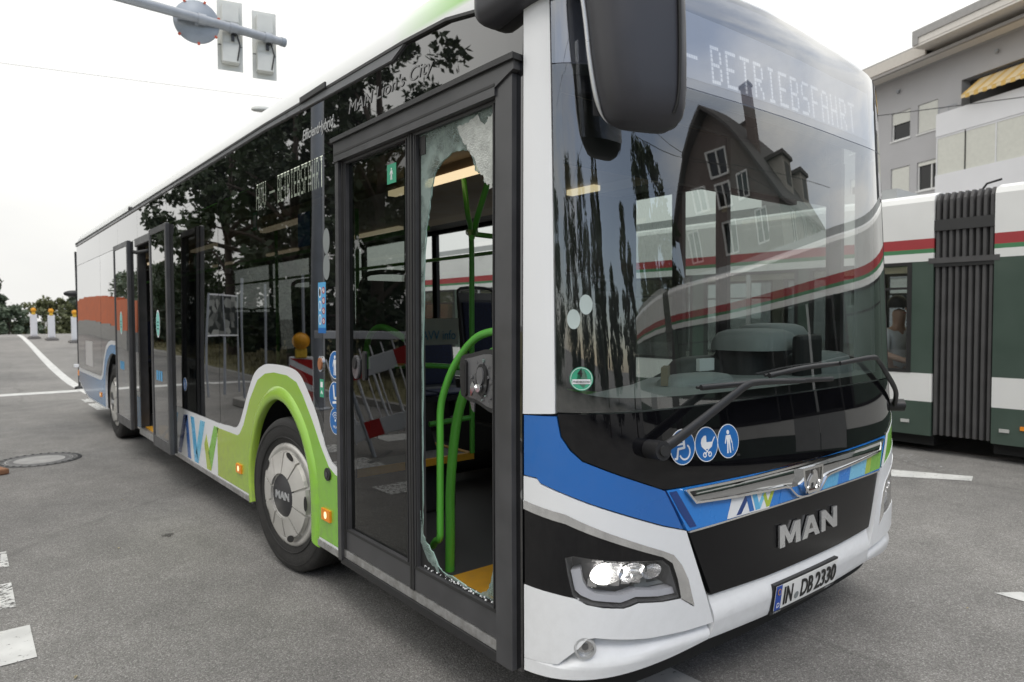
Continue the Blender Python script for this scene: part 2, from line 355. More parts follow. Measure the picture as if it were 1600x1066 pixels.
class MB:
    def __init__(s): s.v = []; s.f = []; s.m = []; s.sm = []; s.mats = []
    def mi(s, mat):
        if mat not in s.mats: s.mats.append(mat)
        return s.mats.index(mat)
    def add(s, vs, fs, mat, smooth=False):
        k = len(s.v); s.v += [tuple(p) for p in vs]; i = s.mi(mat)
        for f in fs: s.f.append([k+a for a in f]); s.m.append(i); s.sm.append(smooth)
        return s
    def box(s, c, d, mat, rot=None, bev=0.0):
        x, y, z = d[0]/2, d[1]/2, d[2]/2
        R = rot if rot is not None else Matrix.Identity(3)
        if bev:
            b = min(bev, x*.9, y*.9, z*.9)
            bm = bmesh.new(); bmesh.ops.create_cube(bm, size=1)
            for v in bm.verts: v.co = Vector((v.co.x*d[0], v.co.y*d[1], v.co.z*d[2]))
            bmesh.ops.bevel(bm, geom=bm.edges[:], offset=b, segments=2, affect='EDGES', profile=0.5)
            bm.verts.index_update()
            vs = [Vector(c)+R @ v.co for v in bm.verts]; fs = [[v.index for v in f.verts] for f in bm.faces]; bm.free()
            return s.add(vs, fs, mat)
        vs = [Vector(c)+R @ Vector((a*x, b*y, e*z)) for a in (-1, 1) for b in (-1, 1) for e in (-1, 1)]
        return s.add(vs, [(0, 1, 3, 2), (4, 6, 7, 5), (0, 4, 5, 1), (2, 3, 7, 6), (0, 2, 6, 4), (1, 5, 7, 3)], mat)
    def b2(s, lo, hi, mat, bev=0.0):
        return s.box([(a+b)/2 for a, b in zip(lo, hi)], [abs(b-a) for a, b in zip(lo, hi)], mat, bev=bev)
    def tube(s, pts, r, mat, n=10, cap=True, sx=1.0):
        P = [Vector(p) for p in pts]; N = len(P); vs = []; fs = []
        T = (P[1]-P[0]).normalized()
        A = Vector((0, 0, 1)) if abs(T.z) < 0.9 else Vector((1, 0, 0))
        nrm = (A-T*A.dot(T)).normalized()
        for i in range(N):
            T = ((P[min(i+1, N-1)]-P[i]).normalized()+(P[i]-P[max(i-1, 0)]).normalized())
            T = T.normalized() if T.length > 1e-9 else (P[-1]-P[0]).normalized()
            nrm = (nrm-T*nrm.dot(T)).normalized(); b = T.cross(nrm)
            ri = r[i] if isinstance(r, (list, tuple)) else r
            for k in range(n):
                a = 2*PI*k/n
                vs.append(P[i]+nrm*math.cos(a)*ri+b*math.sin(a)*ri*sx)
        for i in range(N-1):
            for k in range(n):
                fs.append((i*n+k, i*n+(k+1) % n, (i+1)*n+(k+1) % n, (i+1)*n+k))
        s.add(vs, fs, mat, True)
        if cap:
            s.add(vs[:n], [list(range(n))[::-1]], mat); s.add(vs[-n:], [list(range(n))], mat)
        return s
    def lathe(s, prof, mat, n=32, M4=None, smooth=True, cap=False):
        """prof: [(r, h)] about local Z"""
        M4 = M4 or Matrix.Identity(4); vs = []; fs = []
        for r, h in prof:
            for k in range(n):
                a = 2*PI*k/n; vs.append(M4 @ Vector((r*math.cos(a), r*math.sin(a), h)))
        for i in range(len(prof)-1):
            for k in range(n): fs.append((i*n+k, i*n+(k+1) % n, (i+1)*n+(k+1) % n, (i+1)*n+k))
        s.add(vs, fs, mat, smooth)
        if cap: s.add(vs[-n:], [list(range(n))], mat); s.add(vs[:n], [list(range(n))[::-1]], mat)
        return s
    def prism(s, poly, M4, h, mat):
        """2D polygon extruded along local z from 0 to h"""
        n = len(poly)
        tri = tessellate_polygon([[Vector((p[0], p[1], 0)) for p in poly]])
        lo = [M4 @ Vector((p[0], p[1], 0)) for p in poly]; hi = [M4 @ Vector((p[0], p[1], h)) for p in poly]
        s.add(hi, [t for t in tri], mat); s.add(lo, [t[::-1] for t in tri], mat)
        s.add(lo+hi, [(i, (i+1) % n, n+(i+1) % n, n+i) for i in range(n)], mat)
        return s
    def loft(s, rings, mat, cap=True, smooth=True):
        n = len(rings[0]); vs = [p for r in rings for p in r]; fs = []
        for i in range(len(rings)-1):
            for k in range(n): fs.append((i*n+k, i*n+(k+1) % n, (i+1)*n+(k+1) % n, (i+1)*n+k))
        s.add(vs, fs, mat, smooth)
        if cap: s.add(rings[0], [list(range(n))[::-1]], mat); s.add(rings[-1], [list(range(n))], mat)
        return s
    def mesh(s, name):
        me = bpy.data.meshes.new(name); me.from_pydata(s.v, [], s.f)
        for mt in s.mats: me.materials.append(mt)
        me.polygons.foreach_set('material_index', s.m); me.polygons.foreach_set('use_smooth', s.sm)
        bm = bmesh.new(); bm.from_mesh(me); bmesh.ops.recalc_face_normals(bm, faces=bm.faces[:]) if s.recalc else None
        bm.to_mesh(me); bm.free()
        me.update(); return me
    recalc = True
    def build_each(s, name, parent=None, **k):
        """one object per connected piece"""
        par = list(range(len(s.v)))
        def fd(a):
            while par[a] != a: par[a] = par[par[a]]; a = par[a]
            return a
        key = {}
        for i, p in enumerate(s.v):
            q = tuple(round(c, 5) for c in p)
            if q in key: par[fd(i)] = fd(key[q])
            else: key[q] = i
        for f in s.f:
            for a in f[1:]: par[fd(a)] = fd(f[0])
        grp = {}
        for i, f in enumerate(s.f): grp.setdefault(fd(f[0]), []).append(i)
        out = []
        for ids in grp.values():
            b = MB(); b.recalc = s.recalc; mp_ = {}
            for i in ids:
                fv = []
                for a in s.f[i]:
                    if a not in mp_: mp_[a] = len(b.v); b.v.append(s.v[a])
                    fv.append(mp_[a])
                b.f.append(fv); b.m.append(b.mi(s.mats[s.m[i]])); b.sm.append(s.sm[i])
            out.append(b.build(name, parent, **k))
        return out
    def build(s, name, parent=None, **k):
        return link(name, s.mesh(name), parent, **k)

# ------------------------------------------------------------------ bus skin: (u, z) -> space.  u runs round the plan outline, 0 at the nose centre
_s = 1-(np.linspace(1, 0, 400)**2.2)
HC = np.stack([1.275*_s, .075*_s**2+.385*(1-np.maximum(0, 1-_s**8.25)**.4)], 1)
HL = np.concatenate([[0], np.cumsum(np.hypot(*np.diff(HC, axis=0).T))])
UE = float(HL[-1]); LEN = 12.185
ZR = [.25, .30, .36, .42, .55, .9, 1.0, 1.1, 1.24, 1.6, 2.0, 2.48, 2.75, 2.9, 3.0]
YR = [.06, .035, .012, .0, -.005, 0.0, .006, .015, .03, .072, .122, .19, .24, .285, .34]
def smst(t): t = min(1, max(0, t)); return t*t*(3-2*t)
def SP(u, z):
    a = abs(u); s = 1 if u >= 0 else -1
    x = float(np.interp(a, HL, HC[:, 0])); y = float(np.interp(a, HL, HC[:, 1]))+max(a-UE, 0)
    rk = (.03+.062*(z-1.24)+.014*(z-1.24)**2+.6*max(z-2.75, 0)**2) if z > 1.24 else float(np.interp(z, ZR, YR))
    y += rk*max(0, 1-max(0, (a-.4)/1.05)**2.5)
    x = 1.275+s*x*(1-float(np.interp(z, [0, 1.1, 2.83, 3.2], [0, 0, .014, .02]))/1.275)
    return Vector((x, y, z))
def SN(u, z):
    e = 2e-3
    return (SP(u+e, z)-SP(u-e, z)).cross(SP(u, z+e)-SP(u, z-e)).normalized()
def sY(Y): return -(UE-.46+Y)          # door side
def dY(Y): return (UE-.46+Y)           # driver side
def skin(u, z, d): return SP(u, z)+SN(u, z)*d

class PB(MB):
    """patches of bus skin: 2D outlines in (u, z) given thickness and laid on the body"""
    recalc = False
    def __init__(s, fn=skin): super().__init__(); s.fn = fn
    def poly(s, pts, mat, d=0.0, t=0.012, su=0.05, sz=0.1, holes=(), rim=None, back=False, smooth=True):
        loops = [[Vector((p[0], p[1], 0)) for p in lp] for lp in [pts]+list(holes)]
        flat = [p for lp in loops for p in lp]
        bm = bmesh.new(); bv = [bm.verts.new(p) for p in flat]
        for tri in tessellate_polygon(loops):
            a, b, c = (flat[i] for i in tri)
            if abs((b-a).cross(c-a).z) < 1e-10: continue
            try: bm.faces.new([bv[i] for i in tri])
            except ValueError: pass
        us = [p.x for p in flat]; zs = [p.y for p in flat]
        for lo, hi, st, co in ((min(us), max(us), su, 0), (min(zs), max(zs), sz, 1)):
            if not st: continue
            k = math.floor(lo/st)+1
            while k*st < hi-1e-6:
                pc = Vector((0, 0, 0)); pc[co] = k*st; pn = Vector((0, 0, 0)); pn[co] = 1
                bmesh.ops.bisect_plane(bm, geom=bm.verts[:]+bm.edges[:]+bm.faces[:], plane_co=pc, plane_no=pn, dist=1e-6)
                k += 1
        for f in bm.faces:
            if f.normal.z < 0: f.normal_flip()
        bm.normal_update(); bm.verts.index_update()
        df = d if callable(d) else (lambda u, z: d)
        top = [s.fn(v.co.x, v.co.y, df(v.co.x, v.co.y)) for v in bm.verts]
        s.add(top, [[v.index for v in f.verts] for f in bm.faces], mat, smooth)
        if t:
            bd = [e for e in bm.edges if len(e.link_faces) == 1]
            for e in bd:
                f = e.link_faces[0]; a, b = e.verts
                for lp in f.loops:
                    if lp.edge == e: a, b = lp.vert, lp.link_loop_next.vert
                lo = [s.fn(w.co.x, w.co.y, df(w.co.x, w.co.y)-t) for w in (a, b)]
                s.add([top[a.index], top[b.index], lo[1], lo[0]], [(0, 3, 2, 1)], rim or mat)
            if back:
                s.add([s.fn(v.co.x, v.co.y, df(v.co.x, v.co.y)-t) for v in bm.verts], [[v.index for v in f.verts][::-1] for f in bm.faces], mat, smooth)
        bm.free(); return s
    def rect(s, u0, u1, z0, z1, mat, **k): return s.poly([(u0, z0), (u1, z0), (u1, z1), (u0, z1)], mat, **k)
    def disk(s, u, z, ru, rz, mat, n=28, **k):
        return s.poly([(u+ru*math.cos(2*PI*i/n), z+rz*math.sin(2*PI*i/n)) for i in range(n)], mat, **k)
    def ring(s, u, z, r0, r1, mat, n=28, **k):
        c = lambda r: [(u+r*math.cos(2*PI*i/n), z+r*math.sin(2*PI*i/n)) for i in range(n)]
        return s.poly(c(r1), mat, holes=[c(r0)], **k)
    def line(s, pts, w, mat, **k):
        for a, b in zip(pts[:-1], pts[1:]):
            a = Vector(a); b = Vector(b); t = (b-a).normalized(); n = Vector((-t.y, t.x))*w/2; e = t*w*0.25
            s.poly([tuple(a-n-e), tuple(b-n+e), tuple(b+n+e), tuple(a+n-e)], mat, **k)
        return s
    def text(s, txt, u0, z0, h, mat, d=0.002, t=0.001, width=None, shear=0.0, su=0.05, slope=0.0, bold=0.0):
        cu = bpy.data.curves.new('t', 'FONT'); cu.body = txt; cu.size = 1; cu.shear = shear; cu.resolution_u = 3
        cu.offset = bold
        ob = bpy.data.objects.new('t', cu); COL.objects.link(ob)
        me = bpy.data.meshes.new_from_object(ob.evaluated_get(bpy.context.evaluated_depsgraph_get()))
        bpy.data.objects.remove(ob); bpy.data.curves.remove(cu)
        xs = [v.co.x for v in me.vertices]; ys = [v.co.y for v in me.vertices]
        kh = h/0.70; kw = kh if width is None else width/(max(xs)-min(xs)); x0 = min(xs)
        pts = [(u0+(v.co.x-x0)*kw, z0+v.co.y*kh+slope*(v.co.x-x0)*kw) for v in me.vertices]
        fs = [list(p.vertices) for p in me.polygons]
        vs = [s.fn(u, z, d) for u, z in pts]; k = len(vs)
        s.add(vs, fs, mat)
        ec = {}
        for f in fs:
            for a, b in zip(f, f[1:]+f[:1]): ec[(a, b)] = 1
        lo = [s.fn(u, z, d-t) for u, z in pts]
        s.add(vs+lo, [(a, k+a, k+b, b) for (a, b) in ec if (b, a) not in ec], mat)
        bpy.data.meshes.remove(me); return s

def mir(p): return [(-a, b) for a, b in p][::-1]
def smooth_poly(p, n=5): return [tuple(q)[:2] for q in catm([(a, b, 0) for a, b in p], n, True)]
def sm_open(p, n=5): return [tuple(q)[:2] for q in catm([(a, b, 0) for a, b in p], n)]

FONT = {'A': ['01110', '10001', '10001', '10001', '11111', '10001', '10001', '10001', '10001'],
 'V': ['10001', '10001', '10001', '10001', '10001', '10001', '10001', '01010', '00100'],
 'B': ['11110', '10001', '10001', '10001', '11110', '10001', '10001', '10001', '11110'],
 'E': ['11111', '10000', '10000', '10000', '11110', '10000', '10000', '10000', '11111'],
 'T': ['11111', '00100', '00100', '00100', '00100', '00100', '00100', '00100', '00100'],
 'R': ['11110', '10001', '10001', '10001', '11110', '10100', '10010', '10001', '10001'],
 'I': ['01110', '00100', '00100', '00100', '00100', '00100', '00100', '00100', '01110'],
 'S': ['01111', '10000', '10000', '10000', '01110', '00001', '00001', '00001', '11110'],
 'F': ['11111', '10000', '10000', '10000', '11110', '10000', '10000', '10000', '10000'],
 'H': ['10001', '10001', '10001', '10001', '11111', '10001', '10001', '10001', '10001'],
 '-': ['00000', '00000', '00000', '00000', '11111', '00000', '00000', '00000', '00000']}
def led(pb, txt, u0, pitch, z0, h, w, mat, d, dot=0.86):
    """dot-matrix lettering, one small tile per lit lamp"""
    du, dz = w/5, h/9
    for i, ch in enumerate(txt):
        if ch == ' ': continue
        for r, row in enumerate(FONT[ch]):
            for c, b in enumerate(row):
                if b == '1':
                    u = u0+i*pitch+c*du; z = z0+(8-r)*dz
                    a = (1-dot)/2
                    pb.rect(u+du*a, u+du*(1-a), z+dz*a, z+dz*(1-a), mat, d=d, t=0, su=None, sz=None)
    return pb

# ================================================================== THE SETTING
def gh(x, y):
    """road height: flat round the bus, then climbing to a crest behind it"""
    z = 0.80*smst((y-17)/23.0)
    if y > 40: z -= 0.02*(y-40)**1.5
    return max(z, -3.0)

def mat_asphalt():
    mt, n, o = newmat('asphalt')
    p = n.nodes.new('ShaderNodeBsdfPrincipled'); n.links.new(p.outputs[0], o.inputs[0])
    t = n.nodes.new('ShaderNodeTexCoord')
    def noise(sc, det=4, rough=0.6):
        z = n.nodes.new('ShaderNodeTexNoise'); z.inputs['Scale'].default_value = sc; z.inputs['Detail'].default_value = det
        z.inputs['Roughness'].default_value = rough
        n.links.new(t.outputs['Object'], z.inputs['Vector']); return z
    def ramp(src, p0, c0, p1, c1):
        r = n.nodes.new('ShaderNodeValToRGB'); e = r.color_ramp.elements
        e[0].position = p0; e[0].color = tuple(c0)+(1,); e[1].position = p1; e[1].color = tuple(c1)+(1,)
        n.links.new(src, r.inputs[0]); return r
    def mix(mode, f, a, b):
        x = n.nodes.new('ShaderNodeMix'); x.data_type = 'RGBA'; x.blend_type = mode; x.inputs[0].default_value = f
        n.links.new(a, x.inputs[6]); n.links.new(b, x.inputs[7]); return x.outputs[2]
    v = n.nodes.new('ShaderNodeTexVoronoi'); v.inputs['Scale'].default_value = 150; v.inputs['Randomness'].default_value = 1
    n.links.new(t.outputs['Object'], v.inputs['Vector'])
    sv = n.nodes.new('ShaderNodeSeparateColor'); n.links.new(v.outputs['Color'], sv.inputs[0])
    chips = ramp(sv.outputs[0], 0.0, (0.205, 0.198, 0.188), 1.0, (0.325, 0.314, 0.298))
    chips.color_ramp.elements.new(0.84).color = (0.31, 0.302, 0.291, 1)
    e = chips.color_ramp.elements.new(0.97); e.color = (0.43, 0.42, 0.405, 1)
    gaps = ramp(v.outputs['Distance'], 0.25, (1, 1, 1), 0.75, (0.58, 0.58, 0.58))
    c = mix('MULTIPLY', 0.85, chips.outputs[0], gaps.outputs[0])
    fine = ramp(noise(330, 2).outputs[0], 0.3, (0.72, 0.72, 0.72), 0.7, (1.25, 1.25, 1.25))
    c = mix('MULTIPLY', 0.8, c, fine.outputs[0])
    big = ramp(noise(0.42, 5).outputs[0], 0.3, (0.74, 0.74, 0.74), 0.7, (1.16, 1.15, 1.13))
    c = mix('MULTIPLY', 1, c, big.outputs[0])
    mid = ramp(noise(3.2, 6, 0.65).outputs[0], 0.35, (0.88, 0.88, 0.88), 0.65, (1.08, 1.08, 1.08))
    c = mix('MULTIPLY', 1, c, mid.outputs[0])
    # sealed cracks
    w = n.nodes.new('ShaderNodeTexVoronoi'); w.feature = 'DISTANCE_TO_EDGE'; w.inputs['Scale'].default_value = 0.12
    dist = n.nodes.new('ShaderNodeVectorMath'); dist.operation = 'MULTIPLY_ADD'
    dn = noise(1.4, 5); dist.inputs[1].default_value = (0.5, 0.5, 0.5)
    n.links.new(dn.outputs[1], dist.inputs[0]); n.links.new(t.outputs['Object'], dist.inputs[2]); n.links.new(dist.outputs[0], w.inputs['Vector'])
    crk = ramp(w.outputs[0], 0.0006, (0.78, 0.78, 0.78), 0.0022, (1, 1, 1))
    c = mix('MULTIPLY', 0.8, c, crk.outputs[0])
    n.links.new(c, p.inputs['Base Color'])
    p.inputs['Roughness'].default_value = 0.82; p.inputs['Specular IOR Level'].default_value = 0.35
    b = n.nodes.new('ShaderNodeBump'); b.inputs['Strength'].default_value = 0.6; b.inputs['Distance'].default_value = 0.004
    inv = n.nodes.new('ShaderNodeMath'); inv.operation = 'SUBTRACT'; inv.inputs[0].default_value = 1
    n.links.new(v.outputs['Distance'], inv.inputs[1]); n.links.new(inv.outputs[0], b.inputs['Height'])
    n.links.new(b.outputs[0], p.inputs['Normal'])
    return mt
ASPH = mat_asphalt()

def mat_marking(name='road_paint', wear=0.5, col=(0.62, 0.62, 0.60)):
    mt, n, o = newmat(name)
    p = n.nodes.new('ShaderNodeBsdfPrincipled'); p.inputs['Roughness'].default_value = 0.7
    t = n.nodes.new('ShaderNodeTexCoord')
    z = n.nodes.new('ShaderNodeTexNoise'); z.inputs['Scale'].default_value = 26; z.inputs['Detail'].default_value = 9; z.inputs['Roughness'].default_value = 0.72
    n.links.new(t.outputs['Object'], z.inputs['Vector'])
    z2 = n.nodes.new('ShaderNodeTexNoise'); z2.inputs['Scale'].default_value = 5; z2.inputs['Detail'].default_value = 5
    n.links.new(t.outputs['Object'], z2.inputs['Vector'])
    mr = n.nodes.new('ShaderNodeMapRange'); mr.inputs[1].default_value = 0.3; mr.inputs[2].default_value = 0.7
    mr.inputs[3].default_value = 0.8; mr.inputs[4].default_value = 1.08
    n.links.new(z2.outputs[0], mr.inputs[0])
    s = n.nodes.new('ShaderNodeVectorMath'); s.operation = 'SCALE'; s.inputs[0].default_value = col
    n.links.new(mr.outputs[0], s.inputs['Scale']); n.links.new(s.outputs[0], p.inputs['Base Color'])
    tr = n.nodes.new('ShaderNodeBsdfTransparent')
    r = n.nodes.new('ShaderNodeMapRange'); r.inputs[1].default_value = wear-0.02; r.inputs[2].default_value = wear+0.04
    n.links.new(z.outputs[0], r.inputs[0])
    mxs = n.nodes.new('ShaderNodeMixShader'); n.links.new(r.outputs[0], mxs.inputs[0])
    n.links.new(tr.outputs[0], mxs.inputs[1]); n.links.new(p.outputs[0], mxs.inputs[2]); n.links.new(mxs.outputs[0], o.inputs[0])
    return mt
PAINT = mat_marking('road_paint', 0.37)
PAINTW = mat_marking('road_paint_worn', 0.46)
PAINTF = mat_marking('road_paint_faint', 0.56, (0.4, 0.4, 0.39))
PAINTG = mat_marking('road_paint_grey', 0.36, (0.42, 0.42, 0.41))
STAIN = mat_marking('oil_stain', 0.47, (0.07, 0.066, 0.06))

def axis(a, b, fine0, fine1, st, grow=1.35):
    v = list(np.arange(fine0, fine1+1e-6, st)); s = st
    x = fine1
    while x < b: s *= grow; x += s; v.append(min(x, b))
    s = st; x = fine0
    while x > a: s *= grow; x -= s; v.insert(0, max(x, a))
    return v
xs = axis(-900, 900, -20, 20, 4); ys = axis(-900, 1500, 0, 70, 1.5)
g = MB()
g.add([(x, y, gh(x, y)) for y in ys for x in xs], [(j*len(xs)+i, j*len(xs)+i+1, (j+1)*len(xs)+i+1, (j+1)*len(xs)+i) for j in range(len(ys)-1) for i in range(len(xs)-1)], ASPH, True)
g.build('road', kind='structure')

def marking(name, pts, mat, lift=0.004, sub=0.5):
    """painted marking draped on the road"""
    bm = bmesh.new(); bm.faces.new([bm.verts.new((x, y, 0)) for x, y in pts])
    yl = [p[1] for p in pts]
    k = math.floor(min(yl)/sub)+1
    while max(yl) > 15 and k*sub < max(yl):
        bmesh.ops.bisect_plane(bm, geom=bm.verts[:]+bm.edges[:]+bm.faces[:], plane_co=(0, k*sub, 0), plane_no=(0, 1, 0)); k += 1
    for v in bm.verts: v.co.z = gh(v.co.x, v.co.y)+lift
    for f in bm.faces:
        f.normal_update()
        if f.normal.z < 0: f.normal_flip()
    me = bpy.data.meshes.new(name); bm.to_mesh(me); bm.free(); me.materials.append(mat)
    return link(name, me, kind='structure')
# lane line running back over the crest, and the stop line meeting it
marking('lane_line', [(.44, 14.3), (.64, 14.3), (.62, 17.9), (.66, 22.7), (.68, 29.5), (.73, 39), (.55, 39), (.50, 29.5), (.45, 22.7), (.42, 17.9)], PAINT)
marking('stop_line', [(-6, 15.75), (.42, 15.75), (.42, 16.25), (-6, 16.25)], PAINT)
for y0, y1 in ((12.1, 13.2), (13.5, 14.1)):
    marking('lane_dash', [(.24, y0), (.46, y0), (.46, y1), (.24, y1)], PAINTW)
marking('faint_line', [(-3, 10.42), (0.0, 10.42), (0.0, 10.6), (-3, 10.6)], PAINTF)
# crossing edge dashes, left foreground, running away from the camera
for y0, y1, x1, w in ((3.86, 4.22, -1.35, PAINTW), (3.08, 3.52, -1.355, PAINTW), (2.33, 2.76, -1.315, PAINT), (5.0, 5.5, -1.5, PAINTW), (6.0, 6.45, -1.6, PAINTW)):
    marking('crossing_dash', [(x1-.42, y0), (x1, y0), (x1, y1), (x1-.42, y1)], w)
for k in range(5):
    marking('crossing_dash', [(-3.1, 2.4+.95*k), (-2.6, 2.4+.95*k), (-2.6, 2.86+.95*k), (-3.1, 2.86+.95*k)], PAINT)
marking('lane_dash', [(.66, .9), (.87, .9), (.89, -.2), (.68, -.2)], PAINTG)
marking('arrow_marking', [(5.6, 1.85), (6.06, .86), (5.84, .80), (5.0, 2.05)], PAINT)
marking('arrow_marking', [(6.06, .90), (6.72, 1.63), (6.5, 2.0), (6.02, 1.10)], PAINTF, lift=0.008)
marking('lane_dash', [(2.95, -.22), (3.08, -.31), (3.0, -1.3), (2.85, -1.3)], PAINT)
for cx, cy, r in ((1.03, -.05, .09), (1.32, -.16, .045), (-.42, 3.9, .05)):
    marking('oil_stain', [(cx+r*math.cos(a)*random.uniform(.7, 1.2), cy+r*math.sin(a)*random.uniform(.6, 1.1)) for a in np.linspace(0, 2*PI, 15)[:-1]], STAIN, lift=0.003)
# tram track: two grooved rails each side of the lane in the street
RAILM = M('tram_rail', (0.16, 0.14, 0.125), 0.4, metal=0.6, var=0.2)
for x in (7.3, 8.8):
    MB().b2((x-.06, -40, -.02), (x+.06, 17, .006), RAILM).build('tram_rail', kind='structure')

# ------------------------------------------------------------------ vegetation
def leafmat(name, col, var=0.35):
    mt, n, o = newmat(name)
    p = n.nodes.new('ShaderNodeBsdfPrincipled'); p.inputs['Roughness'].default_value = 0.55
    tl = n.nodes.new('ShaderNodeBsdfTranslucent')
    t = n.nodes.new('ShaderNodeTexCoord'); z = n.nodes.new('ShaderNodeTexNoise'); z.inputs['Scale'].default_value = 1.1; z.inputs['Detail'].default_value = 5
    n.links.new(t.outputs['Object'], z.inputs['Vector'])
    r = n.nodes.new('ShaderNodeValToRGB'); e = r.color_ramp.elements
    e[0].position = .3; e[0].color = tuple(c*(1-var) for c in col)+(1,); e[1].position = .7; e[1].color = tuple(c*(1+var) for c in col)+(1,)
    n.links.new(z.outputs[0], r.inputs[0]); n.links.new(r.outputs[0], p.inputs['Base Color']); n.links.new(r.outputs[0], tl.inputs[0])
    x = n.nodes.new('ShaderNodeMixShader'); x.inputs[0].default_value = 0.25
    n.links.new(p.outputs[0], x.inputs[1]); n.links.new(tl.outputs[0], x.inputs[2]); n.links.new(x.outputs[0], o.inputs[0])
    return mt
LEAF1 = leafmat('leaf_dark', (0.035, 0.055, 0.022)); LEAF2 = leafmat('leaf_olive', (0.115, 0.125, 0.055)); LEAF3 = leafmat('leaf_grey_green', (0.09, 0.11, 0.075)); LEAF4 = leafmat('leaf_far_green', (0.09, 0.12, 0.075))  # far foliage tones made paler to stand in for haze
BARK = M('bark', (0.07, 0.055, 0.042), 0.9, var=0.3, vs=9, bump=0.6, bs=18)
GRASSM = M('dry_grass', (0.17, 0.155, 0.075), 0.9, var=0.35, vs=3)

def crown_mesh(name, h, r, clumps, per, leaf, mat, seed, z0=0.25, conic=False, cl=1.0):
    rnd = random.Random(seed); v = []; f = []
    cs = []
    for _ in range(clumps):
        for _t in range(30):
            a = rnd.uniform(0, 2*PI); zz = rnd.uniform(0, 1); rr = math.sqrt(rnd.random())
            prof = (1-zz)**0.8*1.0+.05 if conic else math.sin(PI*min(1, zz*.86+.12))**0.6
            x, y = rr*r*prof*math.cos(a), rr*r*prof*math.sin(a)
            if rr > .35 or rnd.random() < .35: break
        cs.append((x, y, z0*h+zz*h*(1-z0), rnd.uniform(.5, 1.0)*cl*r*(.28 if not conic else .3)))
    for x, y, z, cr_ in cs:
        for _ in range(per):
            d = Vector((rnd.gauss(0, 1), rnd.gauss(0, 1), rnd.gauss(0, .8)))
            d = d.normalized()*cr_*rnd.random()**.45
            c = Vector((x, y, z))+d
            n1 = Vector((rnd.gauss(0, 1), rnd.gauss(0, 1), rnd.gauss(0, 1)+.5)).normalized()
            t1 = n1.orthogonal().normalized(); t1 = Matrix.Rotation(rnd.uniform(0, 6.28), 3, n1) @ t1; t2 = n1.cross(t1)
            s = leaf*rnd.uniform(.6, 1.3); k = len(v)
            v += [c-t1*s, c+t2*s*.55, c+t1*s, c-t2*s*.55]; f.append((k, k+1, k+2, k+3))
    me = bpy.data.meshes.new(name); me.from_pydata([tuple(p) for p in v], [], f); me.materials.append(mat); return me, cs
def trunk_mesh(h, r0, cs, seed, z0):
    rnd = random.Random(seed); b = MB(); top = Vector((0, 0, h*.82))
    pts = catm([(0, 0, -.3), (.05, .02, h*.2), (-.06, .05, h*.5), tuple(top)], 5)
    b.tube(pts, [r0*(1.15-1.0*i/len(pts)) for i in range(len(pts))], BARK, n=9)
    for c in rnd.sample(cs, min(16, len(cs))):
        hz = min(c[2]*.75, h*.7); q = Vector((0, 0, hz)); e = Vector(c[:3])
        pp = catm([q, q.lerp(e, .5)+Vector((0, 0, .25)), e], 4)
        b.tube(pp, [r0*(.42-.36*i/len(pp)) for i in range(len(pp))], BARK, n=5, cap=False)
    return b
TREES = {}
def tree(kind, loc, h, r, label, group, mat=LEAF1, clumps=70, per=150, leaf=.11, conic=False, rz=0.0, seed=1, z0=.25, cat='tree', cl=1.0):
    root = empty(kind, loc, rz, label=label, cat=cat, group=group)
    key = (kind, seed, round(h, 1), round(r, 1))
    if key not in TREES:
        me, cs = crown_mesh('crown', h, r, clumps, per, leaf, mat, seed, z0, conic, cl)
        TREES[key] = (me, trunk_mesh(h, .045*h**.9*.6, cs, seed, z0).mesh('trunk'))
    link('crown', TREES[key][0], root); link('trunk', TREES[key][1], root)
    return root
# beyond the crest, seen over it at the far left
FAR = 'trees beyond the crest of the road'
for px, y, h, r, mt, lab, cn in ((-8.5, 78, 6.6, 3.6, LEAF4, 'broad dark green tree at the left end of the far tree line', False),
        (-4.6, 74, 6.2, 3.0, LEAF4, 'rounded dark tree standing behind the tiny person on the crest', False),
        (-3.3, 84, 9.2, 1.3, LEAF3, 'slender tall tree poking above the far left tree crowns', True),
        (-1.4, 76, 5.4, 2.6, LEAF2, 'low olive tree between the person and the first beacon', False),
        (1.2, 88, 10.6, 2.0, LEAF4, 'tallest pointed dark tree just right of the first beacon', True),
        (2.2, 80, 6.6, 2.6, LEAF4, 'dark round tree between the first two beacons', False),
        (5.6, 82, 7.4, 3.4, LEAF2, 'yellowish olive tree between the second and third beacon', False),
        (8.6, 84, 8.3, 2.4, LEAF3, 'sparse grey green tree beside the third beacon and the bus tail', False)):
    tree('distant_tree', (px, y, gh(px, y)-.1), h*.86, r, lab, FAR, mt, clumps=90, per=60, leaf=.22, conic=cn, seed=int(abs(px*10))+3, z0=.03 if not cn else .2)
# street trees to the left of the picture, mirrored in the side of the bus
SIDE = 'street trees mirrored in the side of the bus'
for i, (x, y, h, r, s) in enumerate(((-7.3, 15.3, 10.2, 3.4, 1), (-6.6, 19.5, 9.8, 3.2, 2), (-9.8, 20.8, 11.5, 4.0, 1), (-6.2, 24.5, 9.6, 3.0, 2), (-8.6, 29.5, 10, 3.6, 1))):
    tree('street_tree', (x, y, gh(x, y)), h, r, ['leafy street tree nearest the front door, mirrored in the black band above it', 'leafy street tree mirrored behind the lit side destination text', 'big street tree standing furthest from the kerb, mirrored in the bus side', 'slim street tree mirrored beside the open rear door leaves', 'street tree furthest up the road, mirrored at the edge of the pale sky patch'][i], SIDE, LEAF1, clumps=66, per=110, leaf=.14, rz=i*1.3, seed=s, z0=.06, cl=.76)
